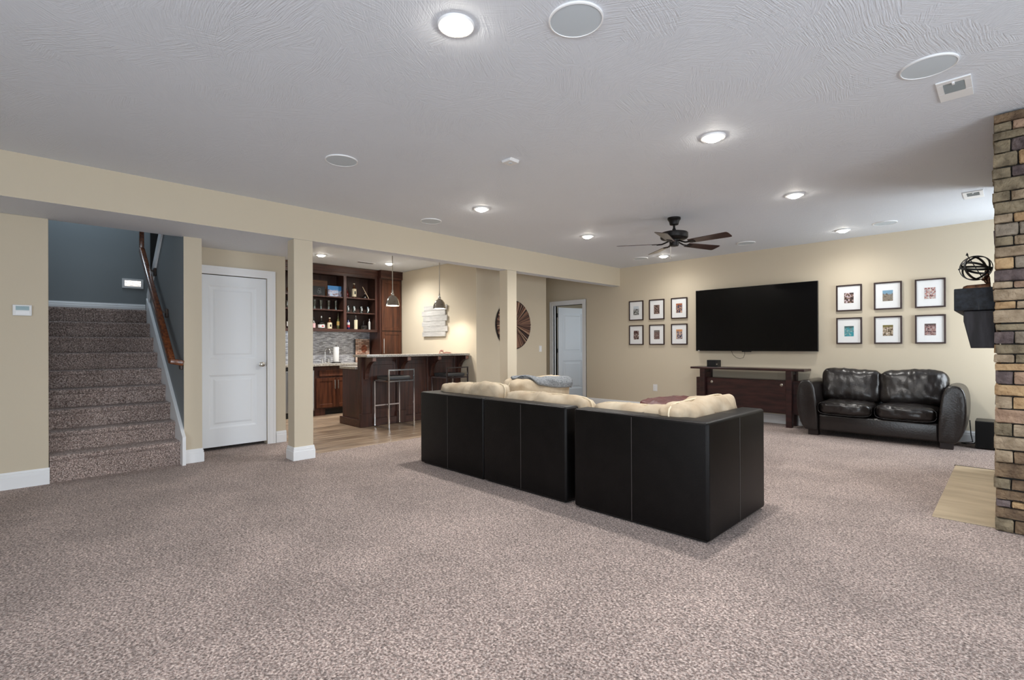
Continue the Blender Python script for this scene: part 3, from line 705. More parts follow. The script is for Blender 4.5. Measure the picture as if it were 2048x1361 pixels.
# ================================================================== LOVESEAT
ls = thing('loveseat', 'glossy dark brown leather loveseat against the wall beside the chimney', 'sofa', (-1.22, 7.9, 0))
YF, YK = 7.53, 8.30
def arm(mirror):
    """barrel shaped arm: outline in (x,z) swept back, bulging forward"""
    out = [(-1.985, .075), (-2.04, .16), (-2.07, .30), (-2.082, .44), (-2.08, .56), (-2.068, .66), (-2.04, .725), (-1.99, .745), (-1.93, .742), (-1.892, .71), (-1.866, .63), (-1.848, .50), (-1.834, .35), (-1.83, .20), (-1.83, .075)]
    bm = B(); n = 10; rings = []
    for i in range(n+1):
        u = i/n; y = YF+(YK-.02-YF)*u
        cx, cz = -1.95, .40
        f = 1
        bulge = -.03*(1 if u == 0 else 0)
        rz = 1.0 if u < .9 else 1-.05*(u-.9)/.1
        rings.append([bm.verts.new(((cx+(x-cx)*f) if not mirror else -2.44-(cx+(x-cx)*f), y+(.03*((z-.42)/.4)**2 if u < .25 else 0)*(1-u*4 if u < .25 else 0), cz+(z-cz)*(f if z > .4 else 1)*rz)) for x, z in out])
    m = len(out)
    for i in range(n):
        for k in range(m): bm.faces.new((rings[i][k], rings[i][(k+1) % m], rings[i+1][(k+1) % m], rings[i+1][k]))
    bm.faces.new(rings[0]); bm.faces.new(rings[-1][::-1]); bmesh.ops.recalc_face_normals(bm, faces=bm.faces)
    return bm
for mir in (False, True):
    a = obj('armrest', arm(mir), gloss_leather, ls, smooth=60)
    md = a.modifiers.new('bevel', 'BEVEL'); md.width = .022; md.segments = 3; md.limit_method = 'ANGLE'; md.angle_limit = math.radians(55)
    md = a.modifiers.new('sub', 'SUBSURF'); md.levels = md.render_levels = 1
bm = B(); box(bm, -1.835, -.605, YF+.06, YK-.05, .075, .29, .025, 3); obj('seat_base', bm, gloss_leather, ls, True)
bm = B(); box(bm, -1.85, -.59, 8.13, YK, .08, .80, .04, 3); obj('backrest', bm, gloss_leather, ls, True)
for i, (xa, xb_) in enumerate(((-1.83, -1.228), (-1.216, -.61))):
    bm = B(); pillow(bm, ((xa+xb_)/2, 7.82, .385), (xb_-xa)/2, .32, .10, k=4.2, n=22, wr=.012, ws=8, seed=20+i, taper=.2); obj('seat_cushion', bm, gloss_leather, ls, smooth=180)
    bm = B(); tube(bm, [((xa+xb_)/2+math.copysign(abs(math.cos(2*PI*q/40))**.45, math.cos(2*PI*q/40))*(xb_-xa)/2*.97, 7.515+.012*abs(math.cos(2*PI*q/40))**3, .385+math.copysign(abs(math.sin(2*PI*q/40))**.5, math.sin(2*PI*q/40))*.082) for q in range(40)], .003, 6, closed=True); obj('seat_seam', bm, seamd_m, ls)
for i, (xc, tl) in enumerate(((-1.54, 2.), (-.88, -2.5))):
    bm = B(); pillow(bm, (0, 0, 0), .342, .15, .232, k=5.2, n=30, wr=.013, ws=4.5, seed=30+i, thin='y', taper=.34)
    xf(bm, Matrix.Translation((xc, 8.03, .655))@Matrix.Rotation(math.radians(tl), 4, 'Y')@Matrix.Rotation(math.radians(-14), 4, 'X')); obj('back_cushion', bm, gloss_leather, ls, smooth=180)
for x in (-1.90, -.54):
    for y in (7.66, 8.2):
        bm = B(); box(bm, x-.06, x+.06, y-.05, y+.05, 0, .085, .004); obj('foot', bm, M('dark_foot', (34, 20, 18), .5), ls)

# ================================================================== TV STAND, TV AND WHAT IS ROUND THEM
ts = thing('tv_stand', 'dark red brown wooden television stand with an open gap under its top', 'tv stand', (-2.95, 8.15, 0))
bm = B(); box(bm, -3.795, -2.095, 7.97, 8.315, .828, .86, .004, 1); obj('stand_top', bm, wood_tv, ts)
for x, y in ((-3.64, 7.985), (-2.345, 7.985), (-3.64, 8.225), (-2.345, 8.225)):
    bm = B(); box(bm, x, x+.08, y, y+.08, 0, .828, .003, 1); obj('leg', bm, wood_tv, ts)
for x in (-3.625, -2.33):
    bm = B(); box(bm, x, x+.05, 8.065, 8.225, .77, .826); obj('cross_rail', bm, wood_tv, ts)
bm = B(); box(bm, -3.735, -2.165, 8.066, 8.223, .19, .685, .003, 1); obj('cabinet_body', bm, wood_tv, ts)
bm = B(); box(bm, -3.555, -2.35, 8.054, 8.066, .20, .675, .002, 1); dr = obj('cabinet_door', bm, wood_tv, ts)
for kx in (-3.47, -2.42):
    bm = B(); lathe(bm, [(.021, 0), (.021, .006), (.014, .010), (.014, .014)], 0, 0, seg=18); xf(bm, Matrix.Translation((kx, 8.054, .618))@Matrix.Rotation(PI/2, 4, 'X')); obj('lock_knob', bm, nickel, dr, True, label='round nickel lock')
# small black speaker box on the stand
t = thing('speaker_box', 'small black speaker box on the left of the television stand', 'speaker', (-3.455, 8.1, .86))
bm = B(); box(bm, -3.545, -3.365, 8.04, 8.17, .86, .972, .004); obj('box_body', bm, black_m, t)
bm = B(); box(bm, -3.54, -3.40, 8.036, 8.041, .866, .966, .002, 1); obj('front_grille', bm, M('speaker_cloth', (18, 18, 19), .9), t)
bm = B(); lathe(bm, [(.010, 0), (.010, .006)], 0, 0, seg=14); xf(bm, Matrix.Translation((-3.378, 8.04, .905))@Matrix.Rotation(PI/2, 4, 'X')); obj('dial', bm, nickel, t, True)
tv = thing('television', 'large flat black television mounted on the wall', 'television', (-2.91, YT, 1.64))
bm = B(); box(bm, -3.83, -1.992, 8.258, 8.30, 1.118, 2.152, .004); obj('tv_case', bm, bezel_m, tv)
bm = B(); box(bm, -3.822, -2.0, 8.255, 8.258, 1.130, 2.144); obj('tv_screen', bm, screen_m, tv, label='black switched off screen')
bm = B(); box(bm, -3.3, -2.5, 8.30, YT, 1.4, 1.9); obj('wall_mount', bm, black_m, tv)
bm = B(); box(bm, -3.79, -3.765, 8.2535, 8.256, 1.121, 1.127); obj('maker_plate', bm, plate_m, tv)
bm = B(); box(bm, -3.07, -2.93, 8.262, 8.29, 1.104, 1.119, .003); obj('sensor_bar', bm, black_m, tv)
bm = B(); tube(bm, [(-3.24, 8.285, 1.118), (-3.22, 8.29, 1.06), (-3.17, 8.30, 1.01), (-3.11, 8.30, .995), (-3.06, 8.30, 1.01), (-3.035, 8.29, 1.06), (-3.03, 8.285, 1.11)], .003, 6); obj('cable', bm, black_m, tv)
# subwoofer and cord on the floor
t = thing('subwoofer', 'black subwoofer cube on the carpet between loveseat and stone chimney', 'speaker', (-.155, 8.03, 0))
bm = B(); box(bm, -.308, -.002, 7.89, 8.20, .012, .325, .006); obj('cabinet', bm, M('black_vinyl', (14, 14, 15), .35), t)
bm = B(); box(bm, -.30, -.01, 7.882, 7.892, .02, .318, .004); obj('front_grille', bm, M('grille_cloth', (8, 8, 9), .95), t)
for x, y in ((-.29, 7.91), (-.03, 7.91), (-.29, 8.17), (-.03, 8.17)):
    bm = B(); lathe(bm, [(.012, 0), (.014, .014)], x, y, 0, 10); obj('foot', bm, black_m, t)
bm = B(); tube(bm, [(-.30, 8.215, .05), (-.33, 8.21, .012), (-.40, 8.16, .008), (-.44, 8.20, .008), (-.40, 8.25, .01), (-.345, 8.28, .02), (-.36, 8.30, .10), (-.372, 8.315, .28)], .006, 6)
o = obj('power_cord', bm, black_m, smooth=True); tag(o, 'black cord curling on the carpet behind the loveseat arm', 'cord')

# ------------------------------------------------------------------ framed photographs, 6 left and 6 right of the television
def photo(x0, z0, label, cols, scale, pw, ph, sky=None, w_=.305, h_=.372, dx=0., dz=0., seed=0.):
    t = thing('picture_frame', label, 'picture', (x0, YT, z0), group='framed family photographs')
    y = YT; f = .018
    bm = B()
    for a in ((x0, x0+f, z0, z0+h_), (x0+w_-f, x0+w_, z0, z0+h_), (x0+f, x0+w_-f, z0, z0+f), (x0+f, x0+w_-f, z0+h_-f, z0+h_)): box(bm, a[0], a[1], y-.026, y-.001, a[2], a[3], .002, 1)
    obj('frame', bm, frame_m, t)
    bm = B(); box(bm, x0+f, x0+w_-f, y-.013, y-.008, z0+f, z0+h_-f); obj('mat_board', bm, board_m, t)
    cx, cz = x0+w_/2+dx, z0+h_/2+dz
    bm = B(); box(bm, cx-pw/2, cx+pw/2, y-.0145, y-.013, cz-ph/2, cz+ph/2)
    obj('photo_print', bm, print_material('print', cols, scale, sky, seed), t)
    bm = B(); box(bm, x0+f, x0+w_-f, y-.018, y-.0165, z0+f, z0+h_-f); obj('glass_pane', bm, pane_m, t)
ZT, ZL = 1.690, 1.226
G = 'left of the television'
photo(-5.183, ZT, 'framed photo of pale figures under white sky, top left beside the television', [(40, 44, 44), (96, 100, 98), (150, 150, 146), (222, 226, 226)], 7, .115, .165, sky=((214, 224, 232), .86), seed=1.1)
photo(-4.755, ZT, 'framed dark brown photo, top middle of the group left of the television', [(40, 26, 26), (76, 50, 46), (120, 96, 88), (96, 84, 76), (190, 160, 150)], 9, .112, .165, seed=2.2)
photo(-4.318, ZT, 'framed photo of blue clothes under orange, top right of the group left of television', [(28, 36, 66), (52, 84, 132), (90, 66, 50), (196, 130, 80), (226, 206, 190)], 5, .115, .165, sky=((170, 96, 60), 1.02), seed=3.3)
photo(-5.183, ZL, 'framed dark red brown photo, bottom left of the group left of the television', [(30, 14, 16), (70, 36, 34), (110, 60, 58), (176, 160, 152), (215, 210, 205)], 6, .112, .165, seed=4.4)
photo(-4.755, ZL, 'framed maroon and grey crowd photo, bottom middle of the group left of the television', [(60, 34, 40), (112, 62, 62), (128, 114, 108), (150, 140, 134)], 11, .112, .165, sky=((126, 122, 118), .98), seed=5.5)
photo(-4.318, ZL, 'framed photo of navy clothes below orange, bottom right of the group left of the television', [(24, 30, 52), (40, 56, 96), (150, 160, 180), (206, 140, 84), (236, 216, 190)], 5, .115, .170, sky=((214, 150, 96), 1.0), seed=6.6)
photo(-1.775, ZT, 'framed close up photo of faces, top left of the group above the loveseat', [(38, 30, 34), (96, 70, 58), (150, 118, 96), (186, 168, 176), (216, 204, 214)], 5, .112, .145, seed=7.7)
photo(-1.333, ZT, 'framed beach photo with blue sky over sand, top middle of the group above the loveseat', [(96, 92, 84), (140, 128, 112), (156, 140, 122), (120, 120, 110)], 5, .112, .145, sky=((128, 168, 194), .86), seed=8.8)
photo(-.894, ZT, 'framed pale pink and blue family photo, top right of the group above the loveseat', [(80, 62, 66), (196, 120, 116), (222, 196, 176), (120, 146, 180), (230, 220, 206)], 6, .112, .145, seed=9.9)
photo(-1.775, ZL, 'framed turquoise pool photo, bottom left of the group above the loveseat', [(44, 150, 166), (86, 190, 200), (60, 110, 120), (150, 190, 190)], 5, .112, .145, sky=((70, 96, 96), 1.0), dz=-.006, seed=10.3)
photo(-1.333, ZL, 'framed photo of people on autumn grass, bottom middle of the group above the loveseat', [(66, 50, 36), (130, 108, 70), (206, 192, 180), (150, 130, 60), (222, 210, 204)], 7, .112, .145, sky=((116, 106, 44), 1.02), dz=-.006, seed=11.4)
photo(-.894, ZL, 'framed dark group photo with pink faces, bottom right of the group above the loveseat', [(52, 38, 44), (84, 66, 72), (206, 150, 140), (110, 112, 110), (190, 184, 184)], 8, .112, .150, sky=((84, 72, 70), 1.04), dz=-.004, seed=12.5)

# ------------------------------------------------------------------ plates on the walls
def wall_plate(name, label, cat, axis, at, sgn, u, z, kindp, w_=.075, h_=.118):
    loc = (at, u, z) if axis == 'x' else (u, at, z)
    t = thing(name, label, cat, loc)
    def bx(bm, u0, u1, d0, d1, z0, z1, bev=0):
        if axis == 'x': box(bm, min(at+sgn*d0, at+sgn*d1), max(at+sgn*d0, at+sgn*d1), u0, u1, z0, z1, bev, 1)
        else: box(bm, u0, u1, min(at+sgn*d0, at+sgn*d1), max(at+sgn*d0, at+sgn*d1), z0, z1, bev, 1)
    bm = B(); bx(bm, u-w_/2, u+w_/2, 0, .006, z-h_/2, z+h_/2, .002); obj('cover_plate', bm, plate_m, t)
    if kindp == 'switch':
        bm = B(); bx(bm, u-.017, u+.017, .006, .009, z-.033, z+.033, .001); obj('rocker', bm, white_m, t)
    else:
        for dz in (.022, -.022):
            bm = B(); bx(bm, u-.016, u+.016, .006, .008, z+dz-.014, z+dz+.014, .002); so = obj('socket', bm, white_m, t)
            bm = B(); bx(bm, u-.009, u-.006, .008, .0085, z+dz-.005, z+dz+.006); bx(bm, u+.006, u+.009, .008, .0085, z+dz-.005, z+dz+.006); obj('slots', bm, slot_m, so, kind='stuff')
wall_plate('light_switch', 'white light switch right of the round wood art', 'switch', 'x', -6.45, 1, 7.18, 1.158, 'switch')
wall_plate('wall_outlet', 'white outlet low on the wall under the left picture group', 'outlet', 'y', YT, -1, -4.645, .434, 'outlet', .085, .125)
t = thing('thermostat', 'white alarm keypad with small screen on the wall left of the stairs', 'keypad', (XW, .022, 1.545))
bm = B(); box(bm, XW, XW+.024, -.038, .083, 1.497, 1.592, .005); obj('keypad_case', bm, plate_m, t)
bm = B(); box(bm, XW+.024, XW+.0255, -.018, .066, 1.545, 1.580); obj('display', bm, M('lcd', (120, 150, 156), .15), t)
bm = B(); box(bm, XW+.024, XW+.026, -.02, .068, 1.503, 1.537, .001, 1); obj('key_flap', bm, white_m, t)

# ------------------------------------------------------------------ round wood art
ra = thing('round_wood_art', 'round wall art of radiating dark sticks behind the square column', 'wall art', (-6.45, 6.434, 1.6))
R_ = .445
bm = B(); lathe(bm, [(R_-.012, 0), (R_-.012, .018)], 0, 0, seg=64); xf(bm, Matrix.Translation((-6.449, 6.434, 1.6))@Matrix.Rotation(PI/2, 4, 'Y')); obj('backing', bm, M('art_backing', (38, 26, 24), .8), ra)
bm = B(); tube(bm, [(-6.435, 6.434+R_*math.cos(2*PI*i/72), 1.6+R_*math.sin(2*PI*i/72)) for i in range(72)], .008, 6, closed=True); obj('rim', bm, M('art_rim', (30, 22, 22), .6), ra, True)
stick_m = [M('stick_dark', (90, 65, 56), .7, rnd=.2), M('stick_mid', (138, 104, 86), .7, rnd=.2), M('stick_pale', (194, 162, 136), .7, rnd=.15), M('stick_black', (44, 32, 30), .7)]
NS = 150
for i in range(NS):
    a = 2*PI*(i+random.uniform(-.3, .3))/NS; r0 = random.choice((.02, .06, .14, .2)) if i % 2 else .015; r1 = R_-.012-random.random()*.012
    ww = 2*PI*R_/NS*.41; d = random.uniform(.016, .032); w0 = max(.0025, ww*r0/R_)
    bm = B(); poly = [(r0, -w0), (r1, -ww), (r1, ww), (r0, w0)]
    prism(bm, poly, 'z', .016, .016+d)
    xf(bm, Matrix.Translation((-6.448, 6.434, 1.6))@frameM((0, 0, 0), (1, 0, 0), (0, 1, 0))@Matrix(((0, 0, 1, 0), (math.cos(a), -math.sin(a), 0, 0), (math.sin(a), math.cos(a), 0, 0), (0, 0, 0, 1))))
    obj('stick', bm, stick_m[random.choice((0, 0, 1, 1, 1, 2, 3))], ra)

# ------------------------------------------------------------------ plank sign on the bar wall (the drawn figure is left out)
sg = thing('plank_sign', 'whitewashed plank board hung on the cream wall above the bar counter', 'sign', (-7.62, 5.55, 1.69))
for x0, x1, z1, z0 in ((-7.945, -7.236, 1.977, 1.884), (-8.015, -7.280, 1.881, 1.788), (-7.975, -7.226, 1.785, 1.684), (-8.010, -7.280, 1.681, 1.590), (-7.97, -7.221, 1.587, 1.486), (-8.0, -7.282, 1.483, 1.397)):
    bm = B(); box(bm, x0, x1, 5.512, 5.532, z0, z1, .002, 1); obj('plank', bm, whitewash, sg)
for x in (-7.85, -7.40):
    bm = B(); box(bm, x, x+.05, 5.532, 5.55, 1.42, 1.95); obj('batten', bm, wood_in, sg)

# ================================================================== BAR
# back run: lower cabinets
XF = -8.58
def shaker(name, y0, y1, z0, z1, parent, m, fr=.058, x=XF, th=.02, dep=.009):
    bm = B(); panel_face(bm, y1-y0, z1-z0, [(fr, y1-y0-fr, fr, z1-z0-fr)], t=th, raise_=False, dep=dep); xf(bm, FACE_X(x, y0, z0)); return obj(name, bm, m, parent)
def pull(y, z0, z1, parent, x=XF):
    bm = B(); tube(bm, [(x+.028, y, z0), (x+.028, y, z1)], .006, 8); tube(bm, [(x, y, z0+.02), (x+.028, y, z0+.02)], .004, 6); tube(bm, [(x, y, z1-.02), (x+.028, y, z1-.02)], .004, 6)
    return obj('bar_pull', bm, nickel, parent, True, label='slim nickel bar pull')
lc = thing('base_cabinet', 'dark wood sink base cabinet with two doors under the counter', 'cabinet', (-8.9, 4.3, 0))
bm = B(); box(bm, -9.19, XF-.022, 3.655, 5.03, .115, .868); obj('carcass', bm, wood_d, lc)
bm = B(); box(bm, -9.19, -8.66, 3.655, 5.03, 0, .115); obj('toe_kick', bm, black_m, lc)
bm = B(); box(bm, -8.66, -8.60, 3.655, 3.86, 0, .115); obj('foot_block', bm, wood_d, lc)
shaker('drawer_front', 3.75, 4.40, .69, .80, lc, wood_w, fr=.02)
dd = shaker('cabinet_door', 3.695, 4.046, .135, .66, lc, wood_w); pull(4.022, .46, .62, dd)
dd = shaker('cabinet_door', 4.054, 4.405, .135, .66, lc, wood_w); pull(4.085, .46, .62, dd)
dd = shaker('cabinet_door', 4.45, 4.99, .135, .80, lc, wood_w)
fr = thing('beverage_fridge', 'stainless beverage fridge beside the sink cabinet', 'fridge', (-8.9, 3.4, 0))
bm = B(); box(bm, -9.19, -8.60, 3.165, 3.648, .06, .862, .003, 1); obj('fridge_body', bm, black_m, fr)
bm = B(); box(bm, -8.60, -8.555, 3.165, 3.648, .10, .80, .006); obj('fridge_door', bm, steel, fr)
bm = B(); box(bm, -8.60, -8.57, 3.165, 3.648, .80, .862); obj('control_strip', bm, black_m, fr)
bm = B(); box(bm, -8.60, -8.58, 3.165, 3.648, .0, .10); obj('toe_grille', bm, slot_m, fr)
bm = B(); tube(bm, [(-8.53, 3.62, .14), (-8.53, 3.62, .78)], .009, 8); tube(bm, [(-8.555, 3.62, .2), (-8.53, 3.62, .2)], .005, 6); tube(bm, [(-8.555, 3.62, .72), (-8.53, 3.62, .72)], .005, 6); obj('fridge_handle', bm, steel, fr, True)
lc2 = thing('base_cabinet', 'dark wood base cabinet left of the beverage fridge', 'cabinet', (-8.9, 2.8, 0))
bm = B(); box(bm, -9.19, XF-.022, 2.44, 3.16, .115, .868); obj('carcass', bm, wood_d, lc2)
bm = B(); box(bm, -9.19, -8.66, 2.44, 3.16, 0, .115); obj('toe_kick', bm, black_m, lc2)
shaker('cabinet_door', 2.47, 3.13, .135, .80, lc2, wood_w)
# counter, sink cut-out is hidden behind its front edge
ct = thing('countertop', 'pale granite countertop along the bar back wall', 'countertop', (-8.87, 3.7, .87))
bm = B(); box(bm, -9.19, -8.545, 2.44, 5.04, .870, .906, .004); obj('slab', bm, granite, ct)
bm = B(); box(bm, -9.2, -9.19, 2.44, 5.06, .90, 1.50)
o = struct('trim_3', bm, tiles_m, 'silver grey glass mosaic backsplash', 'backsplash')
# tall pantry
pt = thing('pantry_cabinet', 'tall dark wood pantry cabinet in the bar corner', 'cabinet', (-8.97, 5.3, 0))
XP = -8.755
bm = B(); box(bm, -9.19, XP-.022, 5.052, 5.545, .10, CH-.002); obj('carcass', bm, wood_d, pt)
bm = B(); box(bm, -9.19, XP-.08, 5.052, 5.545, 0, .10); obj('toe_kick', bm, black_m, pt)
dd = shaker('cabinet_door', 5.085, 5.525, 1.53, 2.53, pt, wood_w, x=XP, fr=.06)
dd = shaker('cabinet_door', 5.085, 5.525, .13, 1.51, pt, wood_w, x=XP, fr=.06); pull(5.112, 1.08, 1.37, dd, XP)
bm = B(); prism(bm, [(XP-.022, 2.56), (XP+.012, 2.56), (XP+.018, 2.58), (XP+.018, 2.70), (XP+.03, 2.72), (XP-.022, 2.72)], 'y', 5.052, 5.545); obj('crown', bm, wood_dh, pt)
# open upper shelving
us = thing('shelf_cabinet', 'open dark wood wall cabinet of bottle shelves above the sink', 'cabinet', (-9.02, 3.8, 1.5))
XU = -8.85
bm = B(); box(bm, -9.19, -9.18, 2.44, 5.045, 1.50, 2.72); obj('back_panel', bm, wood_in, us)
bm = B(); box(bm, -9.18, XU-.02, 2.44, 5.045, 2.565, 2.72); obj('top_panel', bm, wood_in, us)
bm = B(); box(bm, -9.18, XU-.02, 2.44, 5.045, 1.503, 1.533); obj('bottom_panel', bm, wood_d, us)
for y0, y1 in ((2.44, 2.47), (3.485, 3.515), (4.35, 4.38), (5.01, 5.045)):
    bm = B(); box(bm, -9.18, XU-.02, y0, y1, 1.533, 2.565); obj('divider', bm, wood_in, us)
for y0, y1 in ((2.44, 2.50), (3.47, 3.53), (4.335, 4.393), (4.993, 5.045)):
    bm = B(); box(bm, XU-.02, XU, y0, y1, 1.545, 2.545, .002, 1); obj('stile', bm, wood_d, us)
bm = B(); box(bm, XU-.02, XU, 2.44, 5.045, 1.495, 1.545, .002, 1); obj('bottom_rail', bm, wood_dh, us)
bm = B(); prism(bm, [(XU-.02, 2.545), (XU, 2.545), (XU, 2.60), (XU+.008, 2.61), (XU+.008, 2.69), (XU+.022, 2.72), (XU-.02, 2.72)], 'y', 2.44, 5.045); obj('crown', bm, wood_dh, us)
SH = {'a': (2.47, 3.485), 'b': (3.515, 4.35), 'c': (4.38, 5.01)}
for k, zz in (('a', (1.90, 2.155)), ('b', (1.903, 2.150)), ('c', (1.866, 2.152))):
    for z in zz:
        bm = B(); box(bm, -9.18, XU-.022, SH[k][0], SH[k][1], z-.022, z, .001, 1); obj('shelf', bm, wood_d, us)

# ------------------------------------------------------------------ bottles and glasses
def glass_col(name, col, rough=.08): return M(name, col, rough, spec=.7, coat=.5)
def bottle(y, z, h, r, glass, label_c, cap_c, label, neck=.32, shoulder=.62, cap='cork', x=-9.0, band=(.12, .5), mark=None):
    t = thing('bottle', label, 'bottle', (x, y, z), group='liquor bottles on the bar shelves')
    nr = min(r*neck, .014)
    bm = B(); lathe(bm, [(r*.93, 0), (r, h*.02), (r, h*shoulder*.82), (r*.93, h*shoulder*.92), (r*.55, h*shoulder*1.06), (nr*1.15, h*shoulder*1.16), (nr, h*.9), (nr*1.15, h*.905), (nr*1.15, h*.93)], 0, 0, seg=18); obj('bottle_glass', bm, glass, t, True, local=True)
    if label_c:
        bm = B(); lathe(bm, [(r*1.012, h*band[0]), (r*1.012, h*band[1])], 0, 0, seg=18, cap=False); lb = obj('paper_label', bm, label_c, t, True, local=True)
        if mark:
            bm = B(); box(bm, r*1.0, r*1.03, -r*.32, r*.32, h*(band[0]*.7+band[1]*.3), h*(band[0]*.3+band[1]*.7), .003, 1); obj('label_mark', bm, mark, lb, local=True)
    bm = B()
    if cap == 'ball': lathe(bm, [(nr, h*.90), (nr*1.0, h*.915), (r*.36, h*.93), (r*.44, h*.96), (r*.34, h*.99), (.002, h)], 0, 0, seg=16)
    elif cap == 'tall': lathe(bm, [(nr*1.25, h*.72), (nr*1.1, h*.74), (nr*.95, h*.99), (nr*.7, h)], 0, 0, seg=14)
    else: lathe(bm, [(nr*1.25, h*.84), (nr*1.35, h*.86), (nr*1.35, h*.99), (nr*1.1, h)], 0, 0, seg=14)
    obj('cap', bm, cap_c, t, True, local=True)
    return t
amber = glass_col('amber_glass', (74, 40, 20)); dark_g = glass_col('dark_glass', (20, 18, 18)); clear_g = glass_col('clear_glass', (120, 120, 118)); green_g = glass_col('green_glass', (70, 74, 40)); blue_g = glass_col('blue_glass', (40, 50, 110))
L_cream = M('label_cream', (214, 202, 172), .8); L_white = M('label_white', (224, 224, 222), .8); L_red = M('label_red', (176, 52, 62), .7); L_gold = M('label_gold', (190, 160, 96), .5, .3); L_pink = M('label_pink', (206, 166, 166), .8)
C_sil = M('silver_cap', (200, 200, 200), .25, 1.); C_blk = black_m; C_cream = M('cream_cap', (216, 206, 180), .5); C_gold = M('gold_cap', (190, 150, 80), .3, 1.)
zb = 1.534
bottle(3.83, zb, .225, .030, dark_g, L_pink, C_blk, 'dark bottle with a pale pink label at the left edge of the bottom shelf')
bottle(3.972, zb, .25, .060, dark_g, L_white, C_sil, 'squat dark bottle with white crest label on the bottom shelf', neck=.25, shoulder=.56, band=(.12, .36), mark=L_red)
bottle(4.130, zb, .222, .042, amber, L_cream, C_cream, 'short bottle with cream label and round stopper on the bottom shelf', cap='ball', shoulder=.66, band=(.08, .58), mark=C_blk)
bottle(4.297, zb, .33, .029, green_g, L_gold, C_sil, 'tall slim bottle with gold label and long silver neck on the bottom shelf', cap='tall', shoulder=.56, band=(.25, .48))
bottle(4.500, zb, .238, .028, blue_g, L_white, C_blk, 'clear bottle with blue, white and red bands on the bottom shelf', band=(.42, .62), shoulder=.68)
bm = B(); lathe(bm, [(.029, 0), (.029, .045)], 0, 0, .05, 18, cap=False)
o = obj('red_band', bm, L_red, bpy.data.objects['bottle.004'], True, local=True)
bottle(4.655, zb, .290, .033, clear_g, L_cream, C_sil, 'tall bottle wrapped in a cream label with ball stopper on the bottom shelf', cap='ball', shoulder=.70, band=(.06, .68))
bottle(4.815, zb, .190, .068, dark_g, None, C_sil, 'wide dark decanter with ball stopper on the bottom shelf', cap='ball', neck=.22, shoulder=.52)
t = thing('cocktail_shaker', 'slim silver cocktail shaker at the right end of the bottom shelf', 'shaker', (-9.0, 4.945, zb))
bm = B(); lathe(bm, [(.020, 0), (.024, .004), (.024, .15), (.022, .165)], 0, 0, seg=18); obj('shaker_body', bm, M('satin_steel', (214, 212, 206), .35, .6), t, True, local=True)
bm = B(); lathe(bm, [(.022, .165), (.018, .185), (.010, .195), (.010, .225), (.004, .232)], 0, 0, seg=18); obj('cap', bm, C_sil, t, True, local=True)
bottle(3.385, zb, .215, .040, dark_g, L_white, C_blk, 'bottle with white label glimpsed between closet wall and column', band=(.2, .6))
bottle(4.622, 2.153, .290, .043, amber, L_cream, C_cream, 'bottle with big cream label and pale ball stopper on the top shelf', cap='ball', shoulder=.68, band=(.10, .62), mark=C_blk)
# drinking glasses
def tumbler(y, z, lb, x=-9.0):
    t = thing('tumbler', lb, 'glass', (x, y, z), group='tumblers on the right middle shelf')
    bm = B(); lathe(bm, [(.030, 0), (.033, .006), (.037, .13), (.0355, .13), (.031, .012), (.001, .010)], 0, 0, seg=20, cap=False); obj('glass_body', bm, drink_m, t, True, local=True)
    bm = B(); lathe(bm, [(.001, 0), (.03, .001), (.031, .010), (.001, .012)], 0, 0, seg=20, cap=False); obj('glass_base', bm, M('thick_glass', (150, 155, 155), .05, spec=.8), t, True, local=True)
    bm = B(); box(bm, .0362, .0372, -.009, .009, .045, .10, .0004, 1); obj('etched_mark', bm, M('etched', (190, 192, 190), .4), t, local=True)
for y, lb in ((4.490, 'etched glass tumbler at the left end of the right middle shelf'), (4.617, 'second etched glass tumbler from the left on the right middle shelf'), (4.770, 'third etched glass tumbler from the left on the right middle shelf'), (4.911, 'etched glass tumbler at the right end of the right middle shelf')): tumbler(y, 1.867, lb)
for y, lb in ((3.845, 'pilsner glass half hidden by the column on the left middle shelf'), (3.965, 'pilsner glass, first clear of the column on the left middle shelf'), (4.112, 'pilsner glass in the middle of the left middle shelf'), (4.252, 'pilsner glass at the right end of the left middle shelf')):
    t = thing('pilsner_glass', lb, 'glass', (-9.0, y, 1.904), group='pilsner glasses on the left middle shelf')
    bm = B(); lathe(bm, [(.026, 0), (.028, .004), (.018, .016), (.020, .03), (.037, .172), (.0355, .172), (.018, .03), (.001, .024)], 0, 0, seg=20, cap=False); obj('glass_body', bm, drink_m, t, True, local=True)
    bm = B(); lathe(bm, [(.001, .003), (.018, .006), (.015, .022), (.012, .06), (.001, .062)], 0, 0, seg=16, cap=False); obj('glass_stem', bm, M('thick_glass', (150, 155, 155), .05), t, True, local=True)
t = thing('beer_mug', 'glass mug glimpsed between closet wall and column', 'glass', (-9.0, 3.36, 1.901))
bm = B(); lathe(bm, [(.036, 0), (.038, .006), (.038, .13), (.035, .13), (.034, .015), (.001, .012)], 0, 0, seg=20, cap=False); obj('glass_body', bm, drink_m, t, True, local=True)
bm = B(); tube(bm, [(0, .036, .11), (0, .062, .105), (0, .07, .07), (0, .058, .035), (0, .036, .03)], .006, 8); obj('handle', bm, drink_m, t, True, local=True)
t = thing('copper_globe', 'small shiny copper ornament glimpsed on the top shelf by the column', 'ornament', (-9.0, 3.385, 2.156))
bm = B(); lathe(bm, [(.02, 0), (.022, .006), (.008, .02), (.02, .035), (.036, .065), (.038, .085), (.028, .11), (.005, .12)], 0, 0, seg=18); obj('ornament_body', bm, M('copper', (200, 140, 100), .2, 1.), t, True, local=True)
